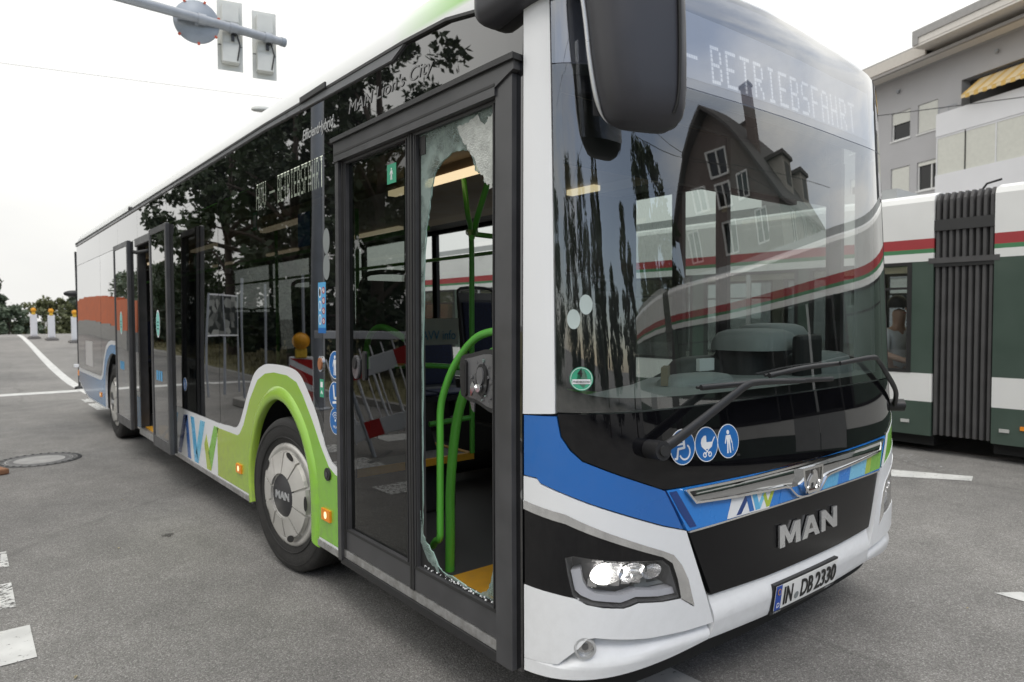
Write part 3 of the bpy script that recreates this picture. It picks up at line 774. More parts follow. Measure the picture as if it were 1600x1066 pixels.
# ahead of the bus, mirrored in the windscreen
FRONTT = 'trees mirrored in the windscreen'
for i, (x, y, h, r, s, cn) in enumerate(((8.0, -21, 7.5, 2.2, 5, False), (13.0, -18.5, 9.5, 1.5, 4, True), (12.0, -13.9, 8.4, 2.3, 5, False), (3.0, -25, 5.5, 2.6, 5, False), (-1.5, -21, 9, 1.1, 4, True), (16, -22, 12, 3.0, 5, False), (-4, -26, 11, 3, 5, False))):
    tree('roadside_tree', (x, y, 0), h, r, ['low round tree mirrored in the windscreen left of the villa', 'slim pointed tree mirrored in front of the villa gable', 'dark bushy tree mirrored in the windscreen close beside the tram', 'wide low tree mirrored near the oval decals on the windscreen', 'thin pointed tree mirrored in the left edge of the windscreen', 'tall bushy tree mirrored behind the villa roof', 'tree ahead on the door side, mirrored at the rim of the windscreen'][i], FRONTT, LEAF1, clumps=80, per=90, leaf=.17, rz=i*.9, seed=s, z0=.14, conic=cn)
for x, y, h, r in ((-12, -23, 9.5, 4.2), (-18, -17, 9, 4.0), (-5.5, -30, 10, 4.2), (-23, -9, 9, 4)):
    tree('roadside_tree', (x, y, 0), h, r, {-12: 'broad tree on the door side ahead, mirrored by the corner decals', -18: 'broad tree beside the bus nose on the door side, mirrored at the windscreen rim', -5.5: 'tallest broad tree straight ahead, mirrored at the windscreen rim', -23: 'broad tree standing level with the photographer, mirrored at the windscreen rim'}[x], FRONTT, LEAF1, clumps=95, per=80, leaf=.2, rz=x, seed=5, z0=.03)
for i, y in enumerate((30, 34, 38.5, 43)):
    tree('shrub', (-6.3, y, gh(0, y)), 3.3, 2.1, ['shrub behind the near end of the terracotta wall', 'second shrub from the near end of the terracotta wall', 'third shrub from the near end of the terracotta wall', 'shrub behind the far end of the terracotta wall'][i], 'shrubs behind the wall mirrored in the rear windows', LEAF4, clumps=50, per=70, leaf=.13, rz=i*1.1, seed=9, z0=.03, cat='shrub')
# grass verge
vb = MB(); vx = np.linspace(-40, -4.4, 10); vy = np.linspace(2.5, 45, 28)
vb.add([(x, y, gh(x, y)+.12+.02*math.sin(x*3+y*2)) for y in vy for x in vx], [(j*10+i, j*10+i+1, (j+1)*10+i+1, (j+1)*10+i) for j in range(27) for i in range(9)], GRASSM, True)
vb.build('grass_verge', kind='structure')
kb = MB(); CONC = M('concrete', (0.32, 0.31, 0.29), 0.8, var=0.15, vs=7)
for j in range(27):
    y0, y1 = vy[j], vy[j+1]; z0, z1 = gh(0, y0), gh(0, y1)
    kb.add([(x, y, z+dz) for y, z in ((y0, z0), (y1, z1)) for x in (-4.4, -4.25) for dz in (-.1, .13)], [(0, 2, 3, 1), (4, 5, 7, 6), (2, 6, 7, 3), (0, 1, 5, 4), (1, 3, 7, 5)], CONC)
kb.build('kerb', kind='structure')
gr = random.Random(3); gv = []; gf = []
for _ in range(9000):
    x = gr.uniform(-14, -4.5); y = gr.uniform(4, 30); z = gh(x, y)+.1; a = gr.uniform(0, 6.28); hh = gr.uniform(.08, .3); k = len(gv)
    gv += [(x-.015*math.cos(a), y-.015*math.sin(a), z), (x+.015*math.cos(a), y+.015*math.sin(a), z), (x+gr.gauss(0, .06), y+gr.gauss(0, .06), z+hh)]; gf.append((k, k+1, k+2))
gm = bpy.data.meshes.new('grass'); gm.from_pydata(gv, [], gf); gm.materials.append(GRASSM)
link('grass', gm, kind='stuff')

# ================================================================== THE BUS
bus = empty('city_bus', (0, 0, 0), label='white city bus with green and blue livery and a smashed front door pane', cat='bus')
def part(name, pb, parent=None, **k): return pb.build(name, parent or bus, **k)
def pieces(name, pb, parent=None): return pb.build_each(name, parent or bus)

# ---- roof ---------------------------------------------------------
zbu = [0, .3, .68, .99, 1.15, 1.3, 1.45, 1.71, 1.92, 2.26, 3.2, 14]
zbz = [2.915, 2.906, 2.885, 2.845, 2.785, 2.73, 2.705, 2.721, 2.762, 2.778, 2.80, 2.80]
def zb(u): return float(np.interp(abs(u), zbu, zbz))
ul = list(np.linspace(-UE-11.72, -UE-2, 20))+list(np.linspace(-UE-1.8, UE+1.8, 66))+list(np.linspace(UE+2, UE+11.72, 20))
ROOFM, _n, _o = newmat('roof_paint')
_p = _n.nodes.new('ShaderNodeBsdfPrincipled'); _n.links.new(_p.outputs[0], _o.inputs[0]); _p.inputs['Roughness'].default_value = .3
_t = _n.nodes.new('ShaderNodeTexCoord'); _s = _n.nodes.new('ShaderNodeSeparateXYZ'); _n.links.new(_t.outputs['Object'], _s.inputs[0])
_a = _n.nodes.new('ShaderNodeMapRange'); _a.inputs[1].default_value = 1.35; _a.inputs[2].default_value = .75; _n.links.new(_s.outputs['Y'], _a.inputs[0])
_b = _n.nodes.new('ShaderNodeMapRange'); _b.inputs[1].default_value = 2.80; _b.inputs[2].default_value = 2.83; _n.links.new(_s.outputs['Z'], _b.inputs[0])
_m = _n.nodes.new('ShaderNodeMath'); _m.operation = 'MULTIPLY'; _n.links.new(_a.outputs[0], _m.inputs[0]); _n.links.new(_b.outputs[0], _m.inputs[1])
_r = _n.nodes.new('ShaderNodeValToRGB'); _r.color_ramp.elements[0].color = (.78, .79, .78, 1); _r.color_ramp.elements[1].color = srgb(150, 205, 110)+(1,)
_c = _n.nodes.new('ShaderNodeMapRange'); _c.inputs[1].default_value = .55; _c.inputs[2].default_value = .3; _n.links.new(_s.outputs['X'], _c.inputs[0])
_m2 = _n.nodes.new('ShaderNodeMath'); _m2.operation = 'MULTIPLY'; _n.links.new(_m.outputs[0], _m2.inputs[0]); _n.links.new(_c.outputs[0], _m2.inputs[1]); _n.links.new(_m2.outputs[0], _r.inputs[0]); _n.links.new(_r.outputs[0], _p.inputs['Base Color'])
rings = []
for ins, f in ((0.012, 0), (0.016, .16), (.03, .36), (.06, .56), (.12, .74), (.25, .88), (.55, .97), (1.0, 1.0), (1.22, 1.0)):
    rg = []
    for u in ul:
        z0 = zb(u); p = SP(u, z0); fr = 1-smst((abs(u)-1.15)/.5); z = z0+(3.08-z0)*f*(1-fr*(1-.12-.88*smst(ins/1.2)))
        rg.append((1.275+(p.x-1.275)*(1-ins/1.275), 6.2+(p.y-6.2)*(1-ins/6.2), z))
    rings.append(rg)
rb = MB(); N = len(ul); vs = [p for r in rings for p in r]
rb.add(vs, [(i*N+k, i*N+k+1, (i+1)*N+k+1, (i+1)*N+k) for i in range(len(rings)-1) for k in range(N-1)], ROOFM, True)
t = rings[-1]; rb.add(t, [(k, k+1, N-2-k, N-1-k) for k in range(N//2-1)], ROOFM)
roof = part('roof', rb)
# rain gutter along the door side
gp = PB()
gp.poly([(sY(12.17), 2.775), (sY(3), 2.775), (sY(1.30), 2.735), (sY(1.19), 2.775), (sY(3), 2.803), (sY(12.17), 2.806)], M('gutter_grey', (.16, .165, .175), .3, var=.05, coat=.2), d=.012, t=.02)
gp.poly([(sY(12.17), 2.804), (sY(3), 2.801), (sY(1.19), 2.776), (sY(.85), 2.760), (sY(.62), 2.719), (sY(.62), 2.731), (sY(.85), 2.773), (sY(1.19), 2.790), (sY(3), 2.815), (sY(12.17), 2.818)], BLACKP, d=.016, t=.03)
part('rain_gutter', gp)
av = MB(); av.tube([(.06, 7.45, 2.83), (.0, 7.48, 2.835)], .025, BLACKP); av.b2((-.012, 2.0, 2.79), (.0, 2.35, 2.825), BLACKP, bev=.004)
pieces('gutter_bracket', av)
tl_ = MB(); tl_.tube([(.03, 7.4, 2.82), (.03, 12.35, 2.845)], .012, BLACKP)
part('rear_roof_rail', tl_)

# ---- door side ------------------------------------------------------
fas = PB()   # glossy black cantrail and fascia
segs = [1.885, 4.047, 5.70, 7.10, 8.31, 9.71, 12.15]
top = [(Y, zb(sY(Y))) for Y in (1.88, 1.5, 1.19, .85, .62)]
pf = PB(); pf.poly([(sY(1.88), 2.484), (sY(.385), 2.484), (-1.448, 2.70)]+[(sY(Y), z) for Y, z in ((.62, 2.722), (.85, 2.762), (1.19, 2.778), (1.88, 2.79))], BLACKG, d=0, t=.02)
part('front_fascia', pf)
for y0, y1 in zip(segs[:-1], segs[1:]):
    b = PB(); b.rect(sY(y1-.004), sY(y0+.0), 2.455, 2.80, BLACKG, d=0, t=.02, su=.2)
    part('cantrail_panel', b)
ef = PB(); ef.text('EfficientHybrid', sY(2.36), 2.585, .058, TXTG, d=.003, shear=.25, width=.42, bold=.01); part('lettering', ef)
ln = PB(); ln.text("MAN Lion's City", sY(1.76), 2.60, .058, TXTD, d=.003, shear=.2, width=.80); part('lettering', ln)
# window panels; the lower edge follows the white livery line
belt = [(5.0, .752), (4.14, .753), (3.80, .766), (3.666, .772), (3.563, .829), (3.384, 1.047), (3.241, 1.192), (3.066, 1.257), (2.904, 1.274), (2.642, 1.272), (2.47, 1.249), (2.358, 1.183), (2.193, 1.025), (2.081, .857), (1.999, .787), (1.886, .756)]
def side_panel(pb, loops, mat, **k): return pb.poly([(sY(Y), z) for Y, z in loops], mat, **k)
belt = sm_open(belt, 4)
b = PB(); side_panel(b, [(4.04, .758)]+[p for p in belt if 2.11 < p[0] < 4.0]+[(2.105, .905), (2.105, 2.45), (4.04, 2.45)], GSIDE, d=0, t=0, su=.15)
part('side_window', b, label='tinted side window over the front wheel with the lit destination text behind it')
b = PB(); side_panel(b, [(2.10, .90), (2.081, .862), (1.999, .791), (1.889, .76), (1.889, 2.45), (2.10, 2.45)], BLACKG, d=0, t=.02); part('black_side_panel', b)
b = PB(); side_panel(b, [(5.55, .757), (4.05, .758), (4.05, 2.45), (5.55, 2.45)], GSIDE, d=0, t=0); part('side_window', b)
RB = [(12.1, .745), (9.80, .745), (9.68, .80), (9.543, .991), (9.309, 1.199), (9.1, 1.262), (8.915, 1.28), (8.56, 1.28), (8.36, 1.262), (8.15, 1.199), (7.92, .991), (7.78, .80), (7.66, .745), (7.08, .745)]
def rbz(Y): return float(np.interp(-Y, [-p[0] for p in RB], [p[1] for p in RB]))
for y0, y1 in ((7.12, 8.305), (8.315, 9.705), (9.715, 12.13)):
    low = [(y1, rbz(y1)+.004)]+[(p[0], p[1]+.004) for p in RB if y0+.02 < p[0] < y1-.02]+[(y0, rbz(y0)+.004)]
    b = PB(); side_panel(b, low+[(y0, 2.45), (y1, 2.45)], GSIDE, d=0, t=0); part('side_window', b)
mul = PB()
for y in (4.045, 5.6, 8.31, 9.71, 12.14): mul.rect(sY(y+.05), sY(y-.05), .78 if y != 8.31 else 1.29, 2.45, BLK, d=-.012, t=.02)
mul.rect(sY(2.30), sY(2.11), 1.19, 2.2, BLK, d=-.012, t=.02)
pieces('window_pillar', mul)

# lower livery panel with front wheel arch
arch = [(3.299, .288), (3.32, .556), (3.195, .827), (3.039, .975), (2.876, 1.048), (2.724, 1.058), (2.565, 1.01), (2.418, .898), (2.326, .771), (2.269, .618), (2.259, .300)]
arch = sm_open(arch, 3)
archS = [(a, max(.30, b)) for a, b in arch]
i_top = [p for p in belt]
b = PB()
outer = [(4.135, .302)]+archS+[(1.886, .302)]+[p for p in belt[::-1] if p[0] < 4.135]+[(4.135, .7525)]
side_panel(b, outer, WHITE, d=0.0, t=.025, su=.05, sz=.06)
part('wheel_arch_panel', b)
inner = [(3.63, .718), (3.58, .735), (3.492, .806), (3.341, 1.005), (3.177, 1.152), (3.027, 1.205), (2.867, 1.222), (2.644, 1.218), (2.489, 1.187), (2.393, 1.117), (2.255, .981), (2.14, .849), (2.042, .756), (1.96, .725), (1.888, .718)]
b = PB(); side_panel(b, [(4.133, .335)]+[(3.305, .335)]+[p for p in archS if p[1] > .34]+[(2.258, .335), (1.888, .335)]+inner[::-1]+[(4.133, .712)], LIVF, d=.0015, t=.001, su=.05, sz=.06)
part('green_livery', b)
# raised lip round the wheel
fl = MB(); lipo = []
for k, (Y, z) in enumerate(arch):
    c = Vector((0, 2.75, .5)); v = Vector((0, Y, max(.3, z)))-c; v = v.normalized()
    lipo.append([Vector((0, Y, max(.3, z)))+v*a+Vector((x, 0, 0)) for a, x in ((-.005, .03), (-.006, -.010), (.004, -.018), (.03, -.020), (.055, -.013), (.078, -.003), (.082, .004))])
vs = [p for r in lipo for p in r]; n = 7
fl.add(vs, [(i*n+k, i*n+k+1, (i+1)*n+k+1, (i+1)*n+k) for i in range(len(lipo)-1) for k in range(n-1)], LIVF, True)
part('wheel_arch_lip', fl)
# AVV panel between wheel and rear door
b = PB(); side_panel(b, [(5.60, .302), (4.14, .302), (4.14, .7525), (5.60, .752)], WHITE, d=0, t=.025, su=.2); skp = part('lettered_side_panel', b)
b = PB()
cell = lambda pts, mt: side_panel(b, pts, mt, d=.0015, t=.001, su=None, sz=None)
cell([(5.56, .70), (5.56, .42), (5.50, .42), (5.37, .70)], CYAN)
cell([(5.17, .705), (5.03, .715), (5.29, .335), (5.41, .335)], NAVY); cell([(5.11, .69), (5.03, .715), (4.94, .335), (5.05, .335)], BLUE)
cell([(4.93, .715), (4.82, .715), (4.70, .335), (4.82, .335)], CYAN); cell([(4.62, .715), (4.48, .715), (4.695, .345), (4.775, .42)], LCYAN)
cell([(4.44, .62), (4.385, .52), (4.32, .335), (4.44, .335), (4.51, .53)], YGREEN); cell([(4.22, .715), (4.10, .715), (4.315, .345), (4.39, .48)], GREEN)
part('lettering', b, skp, label='blue, cyan and green AVV letters')
# silver skirt strip
b = PB(); b.rect(sY(5.6), sY(3.31), .285, .322, ALU, d=.006, t=.02, su=.3); b.rect(sY(2.255), sY(1.87), .285, .322, ALU, d=.006, t=.02, su=.3); pieces('skirt_strip', b)
# rear lower panels
b = PB()
ra = [(9.44, .32), (9.44, .62), (9.35, .85), (9.16, 1.02), (8.92, 1.10), (8.73, 1.11), (8.53, 1.09), (8.30, 1.0), (8.12, .82), (8.05, .6), (8.05, .32)]
ra = sm_open(ra, 3)
side_panel(b, [(12.14, .52), (11.5, .38), (11.0, .32)]+ra+[(7.06, .32)]+RB[::-1][0:1]+[p for p in RB[::-1] if 7.1 < p[0] < 12.05]+[(12.14, .742)], WHITE, d=0, t=.025, su=.06, sz=.06)
part('rear_lower_panel', b)
ri = [(9.86, .69), (9.72, .71), (9.60, .78), (9.46, .99), (9.27, 1.14), (9.08, 1.20), (8.9, 1.225), (8.56, 1.225), (8.38, 1.20), (8.20, 1.14), (8.0, .96), (7.86, .76), (7.7, .69)]
b = PB(); side_panel(b, [(12.13, .54), (11.5, .40), (11.0, .34), (9.46, .34)]+[p for p in ra if p[1] > .35]+[(8.04, .34), (7.07, .34), (7.07, .69)]+ri[::-1]+[(12.13, .69)], LIVR, d=.0015, t=.001, su=.06, sz=.06)
part('blue_livery', b)
b = PB(); b.rect(sY(11.25), sY(10.55), .84, 1.22, M('notice_white', (.6, .58, .57), .5), d=.002, t=.001, su=None); part('notice', b)
# side markers
for Y in (3.583, 2.066, 9.82):
    b = PB(); b.rect(sY(Y+.055), sY(Y-.055), .452, .515, ORANGE, d=.014, t=.014, su=None, sz=None)
    mk = part('side_marker', b); b = PB(); b.disk(sY(Y-.0), .484, .017, .02, LAMPW, d=.0155, t=.001, su=None, sz=None); b.build('marker_lamp', mk)
b = PB(); b.disk(sY(2.044), .714, .035, .035, RUBBER, d=.012, t=.012, su=None, sz=None); b.disk(sY(2.044), .714, .018, .018, BLACKG, d=.016, t=.004, su=None, sz=None); part('rubber_buffer', b)
# rear wall and corner
rw = MB(); rw.b2((.02, 12.14, .5), (2.53, 12.18, 2.82), WHITE); part('rear_wall', rw)

# stickers on the black panel behind the front door
def person_icon(b, u, z, s, mat, d, cane=False):
    k = dict(d=d, t=.0005, su=None, sz=None)
    b.disk(u, z+.62*s, .15*s, .15*s, mat, n=16, **k)
    b.poly([(u-.2*s, z+.42*s), (u+.2*s, z+.42*s), (u+.17*s, z-.1*s), (u-.17*s, z-.1*s)], mat, **k)
    b.line([(u-.2*s, z+.38*s), (u-.36*s, z-.12*s)], .10*s, mat, **k); b.line([(u+.2*s, z+.38*s), (u+.36*s, z-.12*s)], .10*s, mat, **k)
    b.line([(u-.09*s, z-.08*s), (u-.15*s, z-.78*s)], .15*s, mat, **k); b.line([(u+.09*s, z-.08*s), (u+.14*s, z-.78*s)], .15*s, mat, **k)
    if cane: b.line([(u+.38*s, z-.05*s), (u+.44*s, z-.7*s)], .05*s, mat, **k)
def round_sticker(name, u, z, r, draw, col=STBLUE):
    b = PB(); k = dict(su=None, sz=None)
    b.disk(u, z, r, r, STW, d=.0012, t=.001, **k); b.disk(u, z, r*.95, r*.95, col, d=.0016, t=.0004, **k); draw(b, u, z, r, .0022); return part(name, b)
round_sticker('round_sticker', sY(1.946), 1.318, .075, lambda b, u, z, r, d: person_icon(b, u, z, r*.9, STW, d))
def seat_icon(b, u, z, r, d):
    k = dict(d=d, t=.0005, su=None, sz=None)
    b.line([(u-.2*r, z+.7*r), (u-.05*r, z-.2*r)], .2*r, STW, **k); b.line([(u-.05*r, z-.2*r), (u+.5*r, z-.2*r)], .2*r, STW, **k)
    b.line([(u-.3*r, z-.55*r), (u+.7*r, z-.45*r)], .18*r, STW, **k); b.disk(u+.5*r, z+.05*r, .12*r, .12*r, STW, **k)
round_sticker('round_sticker', sY(1.951), 1.155, .073, seat_icon)
def wifi_icon(b, u, z, r, d):
    k = dict(d=d, t=.0005, su=None, sz=None)
    for q in (.25, .42, .6):
        b.line([(u+q*r*math.cos(a), z+.05*r+q*r*math.sin(a)) for a in np.linspace(PI*.2, PI*.8, 8)], .07*r, STW, **k)
    b.disk(u, z+.05*r, .1*r, .1*r, STW, n=12, **k); b.text('WLAN', u-.38*r, z-.55*r, .22*r, STW, d=d, t=.0004, width=.76*r)
round_sticker('round_sticker', sY(1.945), 1.017, .072, wifi_icon)
b = PB(); k = dict(su=None, sz=None)
b.rect(sY(2.16), sY(2.06), 1.485, 1.765, STLB, d=.0012, t=.001, **k); b.rect(sY(2.16), sY(2.06), 1.485, 1.515, STBLUE, d=.0016, t=.0004, **k)
for i in range(3):
    z = 1.71-i*.075; b.disk(sY(2.135), z, .018, .03, STW, d=.002, t=.0004, **k); b.disk(sY(2.135), z, .012, .022, STLB if i else BLK, d=.0024, t=.0004, **k)
for i in range(4):
    z = 1.72-i*.056; b.ring(sY(2.088), z, .012, .019, REDM, d=.002, t=.0004, n=18, **k); b.disk(sY(2.088), z, .012, .012, STW, d=.002, t=.0004, **k); b.line([(sY(2.096), z-.008), (sY(2.08), z+.008)], .004, BLK, d=.0026, t=.0003, **k)
part('rules_sticker', b)
b = PB(); b.rect(sY(2.145), sY(2.095), 1.13, 1.23, STG, d=.0012, t=.001, **k)
b.rect(sY(2.135), sY(2.105), 1.185, 1.215, STW, d=.0018, t=.0004, **k); b.line([(sY(2.13), 1.15), (sY(2.12), 1.165), (sY(2.11), 1.15)], .008, STW, d=.0018, t=.0004, **k); part('emergency_sticker', b)
b = PB(); b.disk(sY(2.123), 1.315, .034, .045, CHROME, d=.008, t=.01, **k); b.disk(sY(2.123), 1.315, .024, .034, M('button_amber', (.35, .14, .06), .3), d=.013, t=.005, **k); part('door_button', b)
for z in (1.985, 1.845):
    b = PB(); b.disk(sY(2.048), z, .042, .07, STGREY, d=.001, t=.0008, **k); part('oval_decal', b)
# side destination display
b = PB(); b.rect(sY(3.40), sY(2.05), 2.26, 2.44, BLK, d=-.022, t=.04, su=.3); dsp = part('side_display', b)
b = PB(); led(b, 'AVV', sY(3.23), .068, 2.295, .165, .052, LEDM, -.021, .92); led(b, '-', sY(2.98), .05, 2.30, .16, .10, LEDM, -.021, .8); led(b, 'BETRIEBSFAHRT', sY(2.83), .0545, 2.295, .165, .041, LEDM, -.021, .92); b.build('led_text', dsp)
b = PB(); b.rect(sY(2.6), sY(2.28), 2.0, 2.2, M('poster_blue', srgb(40, 95, 150), .5), d=-.06, t=.01, su=None); part('route_poster', b)
for Y, z in ((3.2, 2.22), (4.72, 2.05)):
    b = PB(); b.rect(sY(Y+.05), sY(Y-.03), z-.06, z+.06, STG, d=-.004, t=.001, **k); b.rect(sY(Y+.035), sY(Y-.015), z-.04, z+.04, STW, d=-.003, t=.001, **k); part('exit_sticker', b)
round_sticker('round_sticker', sY(5.1), .98, .06, lambda b, u, z, r, d: person_icon(b, u, z, r*.8, STW, d))

# ---- front door --------------------------------------------------
fd = part('front_door_header', PB().poly([(sY(1.875), 2.372), (sY(.50), 2.372), (sY(.50), 2.40), (sY(.395), 2.44), (sY(.395), 2.482), (sY(1.875), 2.482)], DOORG, d=.035, t=.05, su=.3))
b = PB(); b.rect(sY(1.885), sY(.385), 2.47, 2.492, BLACKP, d=.05, t=.06, su=.4); b.rect(sY(1.87), sY(.5), 2.405, 2.415, RUBBER, d=.037, t=.004, su=.4); b.build('header_trim', fd)
b = PB(); b.rect(sY(1.872), sY(1.835), .30, 2.372, DOORG, d=.028, t=.05, sz=.4); b.rect(sY(1.90), sY(1.872), .285, 2.40, RUBBER, d=.016, t=.03, sz=.4); part('door_post', b)
b = PB(); b.rect(sY(.505), -1.482, .285, 2.43, DOORG, d=.026, t=.05, sz=.4); b.rect(-1.482, -1.450, .285, 2.484, BLACKG, d=.004, t=.03, sz=.4); part('door_post', b)
b = PB(); b.rect(sY(1.835), sY(.505), .315, .355, ALU, d=.012, t=.06, su=.3); b.rect(sY(1.86), sY(.505), .278, .313, BLACKP, d=.02, t=.06, su=.3); pieces('door_sill', b)
def leaf(y0, y1, label=None):
    """frame of a door leaf between Y=y0 and y1"""
    b = PB(); u0, u1 = sY(y1), sY(y0)
    fo = [(u0, .358), (u1, .358), (u1, 2.37), (u0, 2.37)]
    b.poly(fo, DOORG, d=.006, t=.045, sz=.5, su=None, holes=[[(u0+.042, .47), (u1-.042, .47), (u1-.042, 2.358), (u0+.042, 2.358)]], back=True)
    b.rect(u0+.004, u1-.004, .455, .466, RUBBER, d=.009, t=.004, su=None)
    b.rect(u0, u0+.014, .358, 2.37, RUBBER, d=.012, t=.02, su=None, sz=.5); b.rect(u1-.014, u1, .358, 2.37, RUBBER, d=.012, t=.02, su=None, sz=.5)
    b.rect(u0+.030, u0+.036, .47, 2.36, BLACKP, d=.010, t=.006, su=None, sz=.5); b.rect(u1-.036, u1-.030, .47, 2.36, BLACKP, d=.010, t=.006, su=None, sz=.5)
    return part('door_leaf', b, label=label)
lf1 = leaf(1.145, 1.832); lf2 = leaf(.507, 1.14, 'front door leaf with its glass smashed out')
PB().poly([(sY(1.79), .47), (sY(1.187), .47), (sY(1.187), 2.358), (sY(1.79), 2.358)], GDOOR, d=-.012, t=0).build('door_glass', lf1)
b = PB(); # frit border of the intact pane
b.poly([(sY(1.79), .47), (sY(1.187), .47), (sY(1.187), 2.358), (sY(1.79), 2.358)], BLK, d=-.014, t=.002, su=None, sz=.5, holes=[[(sY(1.765), .50), (sY(1.235), .50), (sY(1.235), 2.34), (sY(1.765), 2.34)]]); b.build('glass_border', lf1)
b = PB(); b.rect(sY(1.385), sY(1.30), 2.19, 2.28, STG, d=-.010, t=.001, **k); person_icon(b, sY(1.343), 2.235, .035, STW, -.009); b.build('exit_sticker', lf1)
hz = [(1.075, .47), (1.09, .62), (1.078, .592), (1.004, .556), (.956, .503), (.935, .493), (.771, .487), (.67, .481), (.615, .506), (.585, .551), (.561, .644), (.549, .753), (.544, 1.0), (.535, 1.22), (.53, 1.5), (.526, 1.756), (.54, 1.882), (.561, 1.938), (.546, 2.025), (.540, 2.06), (.552, 2.09), (.568, 2.064), (.583, 2.061), (.60, 2.075), (.628, 2.086), (.62, 2.108), (.65, 2.125), (.682, 2.136), (.690, 2.16), (.698, 2.185), (.72, 2.215), (.738, 2.23), (.77, 2.238), (.813, 2.240), (.86, 2.234), (.902, 2.222), (.94, 2.2), (.966, 2.184), (.996, 2.128), (1.016, 2.04), (1.036, 1.98), (1.047, 1.941), (1.058, 1.807), (1.073, 1.5), (1.079, 1.0), (1.082, .75)]
rj = random.Random(11)
def jag(p, amp=.006, n=3):
    o = []
    for a, c in zip(p, p[1:]+p[:1]):
        for i in range(n):
            t = i/n; o.append((a[0]+(c[0]-a[0])*t+rj.uniform(-amp, amp)*(i > 0), a[1]+(c[1]-a[1])*t+rj.uniform(-amp, amp)*(i > 0)))
    return o
hole = jag([(max(.528, min(1.092, a)), max(.478, b)) for a, b in hz[1:]], .005, 4)
b = PB(); b.poly([(sY(1.098), .47), (sY(.549-.026), .47), (sY(.523), 2.358), (sY(1.098), 2.358)], SHAT, d=-.012, t=.006, su=.06, holes=[[(sY(a), c) for a, c in hole]], rim=M('glass_edge', (.35, .5, .45), .2))
b.build('broken_glass', lf2, label='shattered glass clinging round the hole in the door pane')
b = PB(); b.poly([(sY(1.098), .47), (sY(.523), .47), (sY(.523), .478), (sY(.6), .482), (sY(.70), .476), (sY(.9), .484), (sY(1.0), .52), (sY(1.05), .55), (sY(1.085), .60), (sY(1.085), 2.30), (sY(1.098), 2.30)], BLK, d=-.009, t=.003, su=.1, sz=.2)
b.rect(sY(.545), sY(.523), 1.2, 2.12, BLK, d=-.009, t=.003, su=None, sz=.2); b.rect(sY(1.098), sY(1.045), 2.27, 2.35, BLK, d=-.009, t=.003, su=None); b.rect(sY(.55), sY(.523), .50, 1.2, BLK, d=-.0095, t=.003, su=None, sz=.2); b.build('glass_border', lf2)
# glass crumbs on the sill
b = PB(); b.poly([(sY(y), z) for y, z in jag([(.80, 2.33), (.76, 2.26), (.735, 2.245), (.70, 2.20), (.66, 2.14), (.62, 2.10), (.60, 2.07), (.575, 2.055), (.555, 2.085), (.545, 2.06), (.532, 2.15), (.530, 2.30), (.56, 2.34), (.62, 2.30), (.66, 2.35), (.72, 2.33)], .008, 4)], MILK, d=-.007, t=.003, su=.06); b.build('crazed_glass', lf2)
b = PB(); b.poly([(sY(y), z) for y, z in jag([(1.094, .72), (1.075, .62), (1.045, .585), (1.0, .55), (.955, .50), (.945, .485), (1.0, .50), (1.05, .53), (1.094, .58)], .006, 4)], SHAT, d=-.006, t=.004, su=.06); b.build('crazed_glass', lf2)
b = PB(); b.poly([(sY(y), z) for y, z in jag([(.527, .50), (.60, .505), (.58, .55), (.555, .66), (.535, .74)], .005, 4)], SHAT, d=-.006, t=.004, su=.06); b.build('crazed_glass', lf2)
cb = MB()
for _ in range(90):
    y = rj.uniform(.55, 1.08); s = rj.uniform(.002, .006); cb.box((-.004+rj.uniform(0, .02), y, .478+s/2+rj.uniform(0, .004)), (s, s, s), GCLEAR if rj.random() < .3 else STW, rot=Matrix.Rotation(rj.uniform(0, 3), 3, 'Z'))
cb.build('glass_crumbs', lf2, kind='stuff')
# torn lock plate
b = PB(); lp = smooth_poly([(sY(.775), 1.40), (sY(.77), 1.28), (sY(.735), 1.245), (sY(.66), 1.235), (sY(.525), 1.218), (sY(.525), 1.435), (sY(.70), 1.428)], 4)
b.poly(lp, BLACKP, d=-.004, t=.012, su=None, sz=None, back=True); b.poly([(u, z) for u, z in [(sY(.76)+(sY(.53)-sY(.76))*.5+(p[0]-sY(.645))*.86, 1.33+(p[1]-1.33)*.84) for p in lp]], HOUS, d=.0, t=.006, su=None, sz=None)
lk = b.build('lock_plate', lf2)
b = PB(); sl = [(sY(.732)+.018*math.cos(a)*1.0, 1.33+(.055 if math.sin(a) > 0 else -.055)+.018*math.sin(a)) for a in np.linspace(0, 2*PI, 24, endpoint=False)]
b.poly([(u*1.0, z) for u, z in sl], BLACKP, d=.012, t=.014, su=None, sz=None); b.poly([(sY(.732)+(u-sY(.732))*.6, 1.33+(z-1.33)*.82) for u, z in sl], BLK, d=.013, t=.002, su=None, sz=None); b.build('handle_slot', lk)
b = PB(); b.disk(sY(.615), 1.33, .036, .062, BLACKP, d=.010, t=.012, **k); b.disk(sY(.615), 1.345, .020, .034, HOUS, d=.018, t=.01, **k); b.disk(sY(.62), 1.30, .016, .016, CHROME, d=.024, t=.01, **k); b.poly([(sY(.66), 1.30), (sY(.645), 1.325), (sY(.628), 1.30), (sY(.655), 1.268)], CHROME, d=.03, t=.008, **k); b.build('lock_cylinder', lk)
b = PB()
for _ in range(26):
    y = rj.uniform(.56, .70); z = rj.uniform(1.24, 1.41); s = rj.uniform(.006, .02); b.poly([(sY(y)+s*rj.uniform(.3, 1)*math.cos(a), z+s*rj.uniform(.3, 1)*math.sin(a)) for a in (0, 1.5, 3, 4.6)], HOUS if rj.random() < .75 else SHAT, d=rj.uniform(.002, .01), t=.004, su=None, sz=None)
